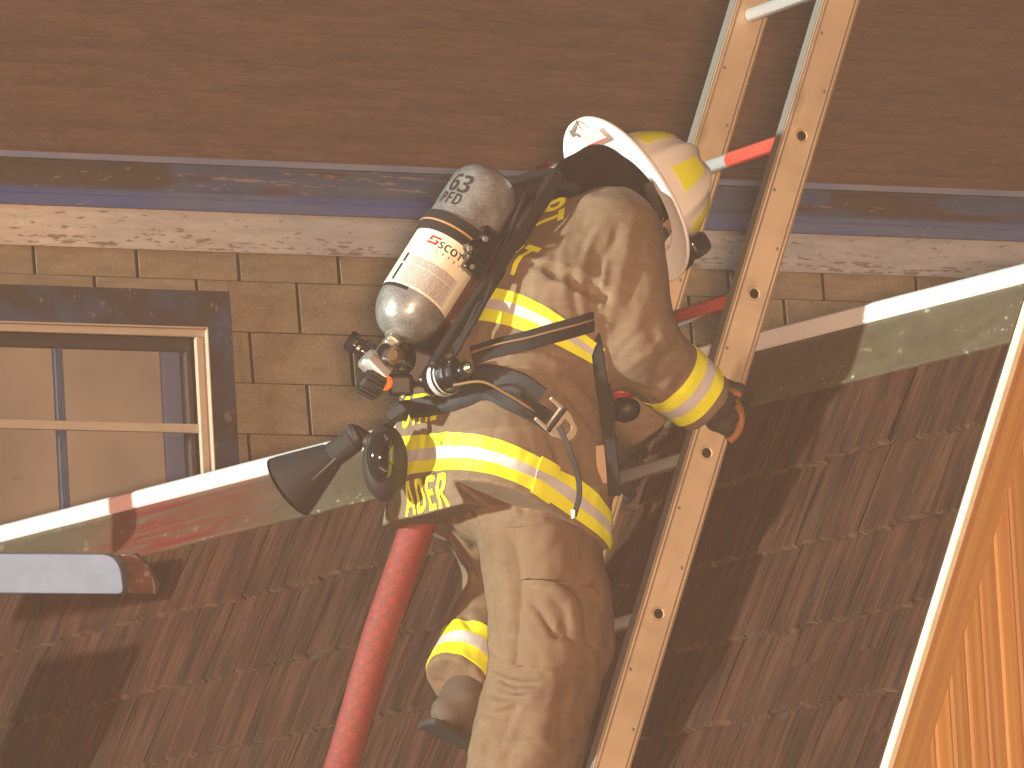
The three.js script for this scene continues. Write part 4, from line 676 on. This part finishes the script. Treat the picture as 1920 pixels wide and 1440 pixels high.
// ---------------------------------------------------------------- breathing apparatus on the back
const pack = thing('breathing_apparatus', 'grey air cylinder in a black harness worn on the back of the firefighter', 'air pack', PB(830, 700, -.3));
const CB = PB(728, 644, -.385), CT = PB(929, 326, -.24), CL = CB.distanceTo(CT), cax = CT.clone().sub(CB).normalize(), CR = .0725;
const cz = fwd.clone().negate().addScaledVector(cax, fwd.dot(cax)).normalize(), cxr = cax.clone().cross(cz);   // towards the camera, to the right
const cbd = h.clone().addScaledVector(cax, -h.dot(cax)).normalize(), clat = g.clone().addScaledVector(cax, -g.dot(cax)).addScaledVector(cbd, 0).normalize();
const CP = (a, th, r) => CB.clone().addScaledVector(cax, a).addScaledVector(cz, Math.cos(th) * r).addScaledVector(cxr, Math.sin(th) * r);
const ctex = tex(512, 512, (u, v) => { const a = fbm(u * 10, v * 10, 4, 4), w = Math.sin((u * 30 + v * 46) * 6.283) * .5 + Math.sin((u * 30 - v * 46) * 6.283) * .5, f = noise(u * 40, v * 260, 5); const k = .9 + .35 * a + .10 * w + .3 * f; return mix3([.19, .185, .18], [.32, .31, .30], clamp(.45 + a)).map(x => x * k); });
const cylMat = phys(null, .38, .25, { map: ctex, clearcoat: .7, clearcoatRoughness: .22 });
function around(prof, mat, name, parent, label, th0 = -Math.PI, th1 = Math.PI, n = 56) { // prof: [along, radius]
  const pos = [], uv = [], idx = [], m = prof.length;
  for (let i = 0; i <= n; i++) for (let j = 0; j < m; j++) { const th = mix(th0, th1, i / n), q = CP(prof[j][0], th, prof[j][1]); pos.push(q.x, q.y, q.z); uv.push(i / n, (prof[j][0] - prof[0][0]) / (prof[m - 1][0] - prof[0][0] || 1)); }
  for (let i = 0; i < n; i++) for (let j = 0; j < m - 1; j++) { const a = i * m + j, b = a + m; idx.push(a, b, b + 1, a, b + 1, a + 1); }
  let q = new THREE.BufferGeometry(); q.setAttribute('position', new THREE.Float32BufferAttribute(pos, 3)); q.setAttribute('uv', new THREE.Float32BufferAttribute(uv, 2)); q.setIndex(idx); q = toCreasedNormals(q, 40 * rad);
  return part(name, q, mat, parent, label);
}
const cprof = [[.012, .0001], [.012, .016], [.020, .017]]; for (let i = 0; i <= 12; i++) { const b = i / 12 * Math.PI / 2; cprof.push([.020 + .085 * (1 - Math.cos(b)), .018 + (CR - .018) * Math.sin(b)]); } for (let i = 0; i <= 12; i++) { const b = i / 12 * Math.PI / 2; cprof.push([CL - .058 + .058 * Math.sin(b), CR * Math.cos(b) ** .8]); }
const cyl = around(cprof, cylMat, 'cylinder', pack, 'grey carbon wrapped air cylinder');
{
  const cv = document.createElement('canvas'); cv.width = 1024; cv.height = 384; const c = cv.getContext('2d'); const X = deg => 512 + deg * 1024 / 360;
  c.fillStyle = '#eee8c8'; c.fillRect(0, 0, 1024, 384);
  c.fillStyle = '#a8322c'; c.save(); c.translate(X(-37), 96); c.transform(1, 0, -.25, 1, 10, 0); c.fillRect(0, 0, 52, 44); c.fillStyle = '#eee8c8'; c.fillRect(12, 11, 40, 8); c.fillRect(0, 25, 40, 8); c.fillRect(20, 11, 12, 22); c.fillStyle = '#a8322c'; c.fillRect(40, 22, 12, 22); c.fillRect(0, 0, 12, 25); c.restore();
  c.fillStyle = '#2b211c'; c.font = 'bold 52px sans-serif'; c.textBaseline = 'top'; c.fillText('SCOTT', X(-16), 96); c.font = 'bold 17px sans-serif'; 'SAFETY'.split('').forEach((ch, i) => c.fillText(ch, X(-14) + i * 31, 154));
  c.fillStyle = '#c9c5bd'; c.fillRect(X(-46), 222, X(46) - X(-46), 150);
  c.fillStyle = '#8d8079'; let s_ = 7; const rn_ = () => (s_ = (s_ * 16807) % 2147483647) / 2147483647;
  for (let y = 228; y < 368; y += 8) { let x = X(-43); while (x < X(40)) { const w = 8 + rn_() * 26; if (!(y > 262 && y < 272)) c.fillRect(x, y, Math.min(w, X(41) - x), 3.2); x += w + 5; } }
  c.fillStyle = '#2b2b2e'; c.fillRect(X(-62), 214, 20, 50); c.fillRect(X(-62), 276, 20, 92);
  const t = new THREE.CanvasTexture(cv); t.colorSpace = THREE.SRGBColorSpace;
  around([[.235 * CL, CR + .0008], [.62 * CL, CR + .0008]], std(null, .42, 0, { map: t }), 'label', cyl, 'cream label with red logo and dark lettering');
  around([[.215 * CL, CR + .0006], [.236 * CL, CR + .0006]], blackSoft, 'label_edge', cyl, null, -1.9, -.35, 20);
  const put = (text, a0, th0, size, sx) => { const gs = []; for (const sh of globalThis.FONT.generateShapes(text, size)) { const q = new THREE.ShapeGeometry(sh, 8), p = q.attributes.position; for (let i = 0; i < p.count; i++) { const v = CP(a0 + p.getY(i), th0 + p.getX(i) * sx / CR, CR + .0009); p.setXYZ(i, v.x, v.y, v.z); } q.computeVertexNormals(); gs.push(q.toNonIndexed()); } part('cylinder_number', mergeGeometries(gs), std([.018, .015, .014], .6), cyl); };
  put('63', .775 * CL, -1.12, .042, .85); put('PFD', .705 * CL, -1.16, .027, .8);
  around([[.60 * CL - .022, CR + .001], [.60 * CL - .022, CR + .005], [.60 * CL - .003, CR + .006], [.60 * CL - .003, CR + .0072], [.60 * CL + .001, CR + .0072], [.60 * CL + .001, CR + .006], [.60 * CL + .024, CR + .005], [.60 * CL + .024, CR + .001]], blackSoft, 'cylinder_band', pack, 'black band round the cylinder');
  around([[.60 * CL - .0032, CR + .0074], [.60 * CL + .0012, CR + .0074]], std([.45, .24, .10], .6), 'band_piping', pack, 'thin orange piping on the band', -2.4, 1.6);
}
const AX = (a, l, b) => CB.clone().addScaledVector(cax, a).addScaledVector(clat, l).addScaledVector(cbd, b);
part('back_plate', block(AX(.22, -.01, .100), clat, cax, cbd, .17, .50, .022, .01), black, pack);
part('frame_rail', block(AX(.24, .085, .080), clat, cax, cbd, .026, .50, .03, .008), black, pack); part('frame_rail', block(AX(.24, -.085, .080), clat, cax, cbd, .026, .50, .03, .008), black, pack);
part('band_clamp', merge([block(AX(.255, .088, .028), clat, cax, cbd, .034, .085, .052, .008), rod(AX(.235, .09, .0), AX(.235, .118, -.002), .014, 16), rod(AX(.275, .09, .01), AX(.275, .120, .006), .010, 14), block(AX(.205, .10, .03), clat, cax, cbd, .026, .03, .05, .006)]), blackGloss, pack, 'black buckle that clamps the cylinder band');
{ const m = std([.5, .47, .42], .3, .6); for (const [a, l, b] of [[.225, .119, -.008], [.262, .121, .010], [.29, .10, .03], [.20, .114, .02]]) part('clamp_screw', turned(AX(a, l - .004, b), AX(a, l + .01, b), [[.006, 0], [.0055, .004], [.002, .006], [0, .006]], 10), m, pack); }
// valve, gauges and sensors below the cylinder
const axis3 = (a, b, r, prof, mat, nm, label) => part(nm, turned(a, b, prof.map(([q, t]) => [q * r, t * a.distanceTo(b)]), 24), mat, pack, label);
const KN = [[0, 0], [.85, 0], [1, .12], [1, .42], [.8, .5], [.8, .6], [1, .68], [1, .9], [.9, 1], [0, 1]];
axis3(PB(742, 634, -.39), PB(712, 672, -.40), .019, [[0, 0], [.95, 0], [1, .1], [.85, .14], [1, .2], [.85, .26], [1, .34], [.9, .42], [.9, .9], [.7, 1], [0, 1]], std([.60, .55, .45], .3, .85), 'valve_neck', 'threaded brass neck of the cylinder');
axis3(PB(700, 668, -.36), PB(652, 636, -.36), .022, KN, blackGloss, 'valve_lever', 'black lever that points away from the back');
axis3(PB(722, 705, -.41), PB(684, 668, -.42), .024, [[0, 0], [1, 0], [1, .9], [.8, 1], [0, 1]], std([.62, .58, .54], .35, .7), 'gauge', 'small silver ringed pressure gauge');
part('valve_wheel', merge([turned(PB(716, 726, -.41), PB(676, 704, -.42), [[0, 0], [.026, 0], [.029, .006], [.029, .038], [.024, .046], [0, .047]], 20), ...[...Array(9)].map((_, i) => { const a = i / 9 * 6.283, A = PB(716, 726, -.41), B = PB(676, 704, -.42), [X, Y, Z] = frame(B.clone().sub(A), Yw); const o = X.clone().multiplyScalar(Math.cos(a) * .029).addScaledVector(Z, Math.sin(a) * .029); return rod(A.clone().add(o).addScaledVector(Y, .004), A.clone().add(o).addScaledVector(Y, .042), .0045, 8); })]), black, pack, 'ribbed black hand wheel of the valve');
axis3(PB(760, 676, -.38), PB(716, 664, -.43), .030, [[0, 0], [1, 0], [1.05, .1], [1.05, .5], [.8, .6], [.8, .9], [.4, 1], [0, 1]], blackGloss, 'pressure_reducer');
axis3(PB(744, 668, -.42), PB(736, 665, -.45), .018, [[0, 0], [1, 0], [1, .7], [.6, 1], [0, 1]], std([.20, .11, .05], .3, .6), 'reducer_cap');
{ const q = new THREE.SphereGeometry(.0165, 20, 14), c = PB(721, 717, -.415); q.translate(c.x, c.y, c.z); part('warning_light', q, std([.95, .16, .03], .25, 0, { emissive: new THREE.Color().setRGB(1, .13, .015), emissiveIntensity: .7 }), pack, 'glowing orange warning light'); }
part('manifold', merge([block(PB(790, 690, -.33), ...(() => { const [X, Y, Z] = [right.clone().multiplyScalar(.95).addScaledVector(upv, -.3).normalize(), upv, fwd.clone().negate()]; const Y2 = Z.clone().cross(X).normalize(); return [X, Y2, Z]; })(), .13, .075, .09, .012), block(PB(752, 722, -.36), right, upv, fwd.clone().negate(), .05, .045, .07, .01)]), black, pack);
{ const m = std([.6, .52, .42], .25, .6); for (const [x, y, z] of [[756, 744, -.41], [807, 737, -.40], [790, 712, -.40]]) { const q = new THREE.SphereGeometry(.0055, 10, 8), c = PB(x, y, z); q.translate(c.x, c.y, c.z); part('manifold_screw', q, m, pack); } }
axis3(PB(812, 716, -.38), PB(880, 690, -.46), .036, [[0, 0], [.9, 0], [1, .06], [1, .30], [1.03, .31], [1.03, .36], [.95, .38], [.95, .58], [.8, .64], [.8, .78], [.45, .84], [.45, .94], [.2, .96], [0, .96]], blackGloss, 'alarm_sensor', 'round black alarm housing with a brass screw');
axis3(PB(826, 711, -.395), PB(840, 705.6, -.412), .0365, [[.995, 0], [1.015, .02], [1.015, .98], [.995, 1]], std([.50, .50, .49], .5, .2), 'sensor_label', 'grey printed strip round the housing');
axis3(PB(874, 692, -.455), PB(884, 688, -.47), .010, [[0, 0], [1, 0], [1, .6], [.6, 1], [0, 1]], std([.6, .48, .26], .25, .9), 'brass_screw');
axis3(PB(842, 664, -.41), PB(822, 677, -.43), .011, [[0, 0], [1, 0], [1, .55], [.6, .6], [.6, 1], [0, 1]], std([.55, .45, .32], .25, .9), 'hose_fitting', 'brass hose fitting');
part('air_hose', tube([PB(842, 664, -.41), PB(872, 628, -.42), PB(895, 580, -.40), PB(905, 566, -.37), PB(893, 558, -.33), PB(862, 566, -.30)], .008, 50, 10), blackSoft, pack);
part('air_hose', tube([PB(832, 700, -.38), PB(868, 640, -.43), PB(912, 560, -.40), PB(938, 480, -.36), PB(972, 395, -.33), PB(992, 350, -.28)], .005, 50, 8), blackSoft, pack);
part('air_hose', tube([PB(850, 722, -.45), PB(905, 716, -.47), PB(950, 738, -.465), PB(1000, 770, -.45), PB(1020, 790, -.435)], .003, 40, 8), std([.22, .13, .06], .4), pack);
part('cushion', block(AX(.17, .05, .082), clat, cax, cbd, .05, .16, .05, .014), std([.06, .012, .014], .5), pack, 'dark red pad behind the cylinder');
// webbing: a flat ribbon through points of the photograph, laid on the coat where no depth is given
function webbing(pts, width, thick, nm, mat, lift = .006, label, hintN) {
  const P_ = [], N_ = []; for (const [x, y, z] of pts) { if (z === undefined) { const q = trace(coat, x, y); if (!q) { console.log('webbing off', nm, x, y); continue; } const n = gradOf(coatBase, q, .03); P_.push(q.addScaledVector(n, lift)); N_.push(n); } else { P_.push(PB(x, y, z)); N_.push((hintN || right.clone().multiplyScalar(-.2).addScaledVector(fwd, -1)).clone().normalize()); } }
  const c = new THREE.CatmullRomCurve3(P_), cn = new THREE.CatmullRomCurve3(N_), n = P_.length * 7, pos = [], uv = [], idx = [], sec = [[-.5, -.5], [-.5, .2], [-.42, .5], [.42, .5], [.5, .2], [.5, -.5]];
  for (let i = 0; i <= n; i++) { const t = i / n, p = c.getPoint(t), T_ = c.getTangent(t), N = cn.getPoint(t); N.addScaledVector(T_, -N.dot(T_)).normalize(); const W = T_.clone().cross(N); for (const [a, b] of sec) { const q = p.clone().addScaledVector(W, a * width).addScaledVector(N, b * thick); pos.push(q.x, q.y, q.z); uv.push(a, t * 10); } }
  const m = sec.length; for (let i = 0; i < n; i++) for (let j = 0; j < m; j++) { const a = i * m + j, b = i * m + (j + 1) % m; idx.push(a, b, b + m, a, b + m, a + m); }
  for (let j = 1; j < m - 1; j++) { idx.push(0, j + 1, j); const e = n * m; idx.push(e, e + j, e + j + 1); }
  let q = new THREE.BufferGeometry(); q.setAttribute('position', new THREE.Float32BufferAttribute(pos, 3)); q.setAttribute('uv', new THREE.Float32BufferAttribute(uv, 2)); q.setIndex(idx); q = toCreasedNormals(q, 35 * rad); return part(nm, q, mat, pack, label);
}
const padMat = std(null, .8, 0, { map: clothTex(33, [.024, .026, .032], [.016, .015, .016]) });
webbing([[742, 772, -.40], [775, 768], [830, 760], [880, 748], [920, 744], [965, 756], [1005, 776], [1035, 796]], .040, .016, 'waist_pad', padMat, .010, 'blue black padded waist belt');
webbing([[852, 716], [890, 702], [930, 705], [975, 722], [1010, 748]], .048, .020, 'waist_pad', padMat, .012, 'blue black padded hip flap above the belt');
webbing([[860, 735], [905, 735], [950, 742], [985, 760], [1015, 782]], .022, .006, 'waist_strap', blackSoft, .026);
webbing([[888, 668], [930, 655], [985, 641], [1040, 624], [1080, 612], [1106, 604], [1122, 600, -.33], [1140, 596, -.24]], .040, .005, 'side_strap', blackSoft, .007, 'black webbing strap across the side of the coat');
webbing([[890, 664], [935, 650], [988, 636], [1042, 619], [1082, 607], [1104, 600], [1122, 596, -.335], [1140, 592, -.245]], .004, .002, 'strap_piping', std([.22, .12, .06], .6), .0125);
webbing([[1108, 598, -.36], [1118, 650, -.37], [1128, 720, -.36], [1140, 800, -.36], [1148, 870, -.36], [1152, 930, -.36]], .026, .005, 'hanging_strap', blackSoft, 0, 'black strap hanging down from the shoulder harness');
webbing([[1118, 560, -.33], [1110, 600, -.36], [1116, 650, -.35], [1130, 700, -.33], [1145, 770, -.31], [1138, 830, -.30], [1128, 880, -.31]], .020, .005, 'hanging_strap', blackSoft, 0);
webbing([[1048, 800, -.455], [1066, 840, -.46], [1083, 890, -.455], [1086, 930, -.45], [1076, 968, -.44]], .011, .004, 'belt_end', black, 0, 'thin black belt end hanging over the coat');
webbing([[1120, 836, -.33], [1126, 870, -.33], [1122, 905, -.335]], .040, .006, 'canvas_tab', std([.42, .30, .19], .85), 0, 'tan canvas tab hanging at the front');
webbing([[955, 372, -.27], [985, 352, -.25], [1020, 343, -.24], [1055, 345, -.22], [1085, 352, -.20]], .05, .016, 'shoulder_pad', blackSoft, 0, 'black padded shoulder strap', upv.clone().addScaledVector(fwd, -.3));
webbing([[945, 372, -.20], [990, 338, -.14], [1035, 326, -.1], [1080, 330, -.05]], .05, .016, 'shoulder_pad', blackSoft, 0, null, upv.clone().addScaledVector(fwd, -.3));
{ // buckle: a metal plate with a window, and its two bars
  const c = trace(coat, 1030, 788), n = gradOf(coatBase, c, .04), X0 = right.clone().multiplyScalar(.80).addScaledVector(upv, -.6), X = X0.addScaledVector(n, -X0.dot(n)).normalize(), Y = n.clone().cross(X); c.addScaledVector(n, .040);
  const sh = new THREE.Shape([[-.016, -.028], [.008, -.028], [.040, -.014], [.044, -.006], [.044, .006], [.040, .014], [.008, .028], [-.016, .028]].map(p => new THREE.Vector2(...p)));
  sh.holes.push(new THREE.Path([[.004, -.016], [.004, .016], [.026, .013], [.032, .006], [.032, -.006], [.026, -.013]].map(p => new THREE.Vector2(...p))));
  const q = new THREE.ExtrudeGeometry(sh, { depth: .004, bevelEnabled: true, bevelSize: .0015, bevelThickness: .0015, bevelSegments: 2 }); q.applyMatrix4(new THREE.Matrix4().makeBasis(X, Y, n)); q.translate(c.x, c.y, c.z);
  const met = std([.58, .50, .38], .32, .35), bk = part('buckle', q, met, pack, 'bright metal belt buckle with a window');
  part('buckle_bar', merge([-.026, .026].map(y => block(c.clone().addScaledVector(X, -.03).addScaledVector(Y, y).addScaledVector(n, .004), X, Y, n, .036, .007, .008, .002))), met, bk);
  part('buckle_roller', rod(c.clone().addScaledVector(X, -.010).addScaledVector(Y, -.03).addScaledVector(n, .008), c.clone().addScaledVector(X, -.010).addScaledVector(Y, .03).addScaledVector(n, .008), .005, 12), black, bk);
  const tip = PB(1075, 972, -.445); part('strap_tip', rod(tip, tip.clone().addScaledVector(upv, .018), .005, 10), met, pack);
}
{ // regulator at the chest
  const c = PB(1172, 768, -.16); const q = new THREE.SphereGeometry(1, 24, 16); q.applyMatrix4(new THREE.Matrix4().makeBasis(h.clone().multiplyScalar(.03), Yw.clone().multiplyScalar(.026), g.clone().multiplyScalar(.036))); q.translate(c.x, c.y, c.z);
  const rg = part('regulator', q, black, pack, 'black regulator hanging at the chest'); const t = new THREE.TorusGeometry(.026, .007, 10, 24); t.applyMatrix4(new THREE.Matrix4().makeBasis(h, g.clone().negate(), Yw)); const c2 = PB(1166, 738, -.16); t.translate(c2.x, c2.y, c2.z); part('regulator_ring', t, std([.30, .02, .018], .4), rg, 'dark red ring on the regulator');
}

// ---------------------------------------------------------------- face mask hanging at the hip
const mask = thing('breathing_mask', 'black mask with a glossy lens and a flared rubber cone hanging behind the hip', 'face mask', PB(690, 860, -.36));
{
  const A = PB(668, 822, -.33), B = PB(541, 913, -.285), L = A.distanceTo(B);
  part('cone', turned(A, B, [[0, 0], [.022, 0], [.026, .006], [.026, .06], [.030, .066], [.066, L - .012], [.068, L - .004], [.066, L], [.060, L - .003], [.03, .075], [0, .075]], 36, 30), std([.010, .009, .009], .8), mask, 'flared black rubber cone');
  const [X, Yc, Z] = frame(B.clone().sub(A), Yw); const M_ = A.clone().addScaledVector(Yc, L - .001);
  part('cone_rim', (() => { const t = new THREE.TorusGeometry(.0655, .0038, 10, 40); t.applyMatrix4(new THREE.Matrix4().makeBasis(X, Z, Yc.clone())); t.translate(M_.x, M_.y, M_.z); return t; })(), std([.09, .09, .10], .5), mask, 'grey rim of the cone');
  const rb = A.clone().lerp(B, .52), toC = fwd.clone().negate(); part('cone_rib', tube([0, .5, 1].map(t => { const q = A.clone().addScaledVector(Yc, mix(.07, L - .02, t)), r_ = mix(.033, .064, t); return q.addScaledVector(toC, r_ * .8).addScaledVector(right, r_ * .45); }), .003, 12, 6), std([.07, .065, .065], .5), mask);
  part('breathing_tube', tube([PB(668, 822, -.33), PB(664, 812, -.33), PB(678, 820, -.33), PB(700, 830, -.34), PB(716, 832, -.34)], .017, 30, 12), std([.014, .012, .012], .6), mask);
  part('tube_collar', rod(PB(656, 822, -.33), PB(676, 812, -.33), .026, 18, .3), std([.014, .012, .012], .6), mask);
  part('tube_collar', rod(PB(690, 826, -.335), PB(708, 832, -.34), .023, 18, .3), std([.014, .012, .012], .6), mask);
  const ell = (c, a, b, d, m, nm, lb, fl = .25) => { const q = new THREE.SphereGeometry(1, 32, 22); const Zl = fwd.clone().negate().addScaledVector(right, -fl).normalize(), Yl = upv.clone().addScaledVector(Zl, -upv.dot(Zl)).normalize(), Xl = Yl.clone().cross(Zl); q.applyMatrix4(new THREE.Matrix4().makeBasis(Xl.multiplyScalar(a), Yl.multiplyScalar(b), Zl.multiplyScalar(d))); q.translate(c.x, c.y, c.z); return part(nm, q, m, mask, lb); };
  ell(PB(722, 868, -.33), .046, .078, .05, std([.02, .012, .012], .6), 'face_seal', 'dark rubber seal of the mask');
  ell(PB(715, 858, -.365), .029, .052, .034, phys([.012, .010, .011], .08, 0, { clearcoat: 1, clearcoatRoughness: .04 }), 'lens', 'glossy dark lens', .5);
  if (0) part('lens_ring', (() => { const pts = []; for (let i = 0; i <= 32; i++) { const a = i / 32 * 6.2832; pts.push(PB(716 + 30 * Math.cos(a), 858 + 54 * Math.sin(a), -.375)); } return tube(pts, .004, 64, 8); })(), blackGloss, mask);
  part('mask_strap', tube([PB(728, 800, -.35), PB(738, 785, -.34), PB(752, 772, -.36)], .010, 16, 8), blackSoft, mask);
  part('mask_clip', merge([rod(PB(712, 876, -.405), PB(724, 884, -.41), .0025, 8), rod(PB(722, 816, -.40), PB(726, 824, -.41), .003, 8)]), std([.5, .48, .45], .2, .9), mask);
}

// ---------------------------------------------------------------- fire hose over the left shoulder
const hose = thing('fire_hose', 'red fire hose hanging down below the tail of the coat', 'hose', PB(560, 1560, -.1));
{
  const pts = [PB(500, 1900, -.3), PB(598, 1580, -.2), PB(655, 1390, -.14), PB(709, 1200, -.11), PB(757, 1060, -.09), PB(797, 945, -.07), PB(850, 800, .05), PB(900, 650, .14), PB(955, 480, .18), PB(1000, 372, .14), PB(1030, 334, .06)];
  const q = new THREE.TubeGeometry(new THREE.CatmullRomCurve3(pts), 160, .0355, 24); const u = q.attributes.uv; for (let i = 0; i < u.count; i++) u.setXY(i, u.getX(i) * 40, u.getY(i) * 3);
  const jt = tex(256, 128, (u_, v) => { const a = fbm(u_ * 10, v * 10, 8, 4), w = Math.sin(u_ * 6.283 * 14) * Math.sin(v * 6.283 * 14); const k = .9 + .5 * a + .14 * w; const d = fbm(u_ * 4 + 3, v * 5, 21, 4); return mix3([.235 * k, .026 * k, .020 * k], [.10 * k, .03 * k, .022 * k], clamp(d * 1.6 + .12)); });
  part('hose_jacket', q, std(null, .7, 0, { map: jt, bumpMap: jt, bumpScale: .001 }), hose);
  part('coupling', rod(PB(1024, 340, .05), PB(1050, 322, -.02), .02, 20), std([.5, .45, .4], .35, .8), hose, 'metal coupling of the hose near the collar');
}

// ---------------------------------------------------------------- painted metal box end at the left
{
  const Zf = fwd.clone().negate().multiplyScalar(.93).addScaledVector(right, -.36).normalize(), Yb = upv.clone().addScaledVector(Zf, -upv.dot(Zf)).normalize(), Xb = Yb.clone().cross(Zf);
  const O = hitPlane(240, 1076, P0.clone().addScaledVector(Nn, .12), Nn), H = .0425;
  const bin = thing('metal_rail', 'blue grey painted metal rail with chipped paint and a rusty rounded end', 'rail', O.clone());
  const sh = new THREE.Shape(); sh.moveTo(-.9, -H); sh.lineTo(-.012, -H); sh.quadraticCurveTo(0, -H, 0, -H + .012); sh.lineTo(-.004, .0); sh.quadraticCurveTo(-.012, H, -.052, H); sh.lineTo(-.9, H);
  const q = new THREE.ExtrudeGeometry(sh, { depth: .03, bevelEnabled: true, bevelSize: .002, bevelThickness: .002, bevelSegments: 1, curveSegments: 8 }); q.applyMatrix4(new THREE.Matrix4().makeBasis(Xb, Yb, Zf)); q.translate(O.x, O.y, O.z);
  const bt = tex(512, 256, (u, v) => { const a = fbm(u * 8, v * 8, 71, 5), b = fbm(u * 40, v * 40, 7, 3), k = .95 + .3 * a + .12 * b; let c = [.070 * k, .098 * k, .150 * k]; if (a + .5 * b > .42) c = [.20, .06, .045]; if (b > .34) c = mix3(c, [.07, .06, .06], .7); return c; });
  const m1 = std(null, .5, .0, { map: bt }); m1.map.repeat.set(2, 2); part('face_plate', q, m1, bin, 'blue grey face with scratched paint');
  const sh2 = new THREE.Shape(); sh2.moveTo(-.9, -H); sh2.lineTo(0, -H); sh2.quadraticCurveTo(.006, 0, -.05, H); sh2.lineTo(-.9, H);
  const q2 = new THREE.ExtrudeGeometry(sh2, { depth: .02, bevelEnabled: true, bevelSize: .002, bevelThickness: .002, bevelSegments: 1, curveSegments: 8 }); q2.applyMatrix4(new THREE.Matrix4().makeBasis(Xb, Yb, Zf)); const o2 = O.clone().addScaledVector(Xb, .052).addScaledVector(Zf, -.05); q2.translate(o2.x, o2.y, o2.z);
  const rt = tex(256, 256, (u, v) => { const a = fbm(u * 9, v * 9, 77, 5), b = fbm(u * 34, v * 34, 7, 3); let c = mix3([.045, .02, .01], [.08, .042, .02], clamp(.5 + 2 * a)); if (a - .4 * b > .2) c = [.16, .15, .12]; return c; });
  const m2 = std(null, .85, 0, { map: rt }); m2.map.repeat.set(4, 4); part('end_plate', q2, m2, bin, 'rusty curved end plate');
  // unseen panel and post added left of the frame to shade shakes and ridge
  const B_ = (x, y, n) => hitPlane(x, y, P0.clone().addScaledVector(Nn, n), Nn), c0 = B_(-268, 1500, .40);
  part('added_shade_panel', block(c0, Xb, Yb, Zf, .60, .78, .03, .01), m1, bin); part('added_shade_post', rod(B_(-56, 640, .37), B_(-52, 985, .37), .045, 16), m1, bin);
}
renderer.render(scene, camera);
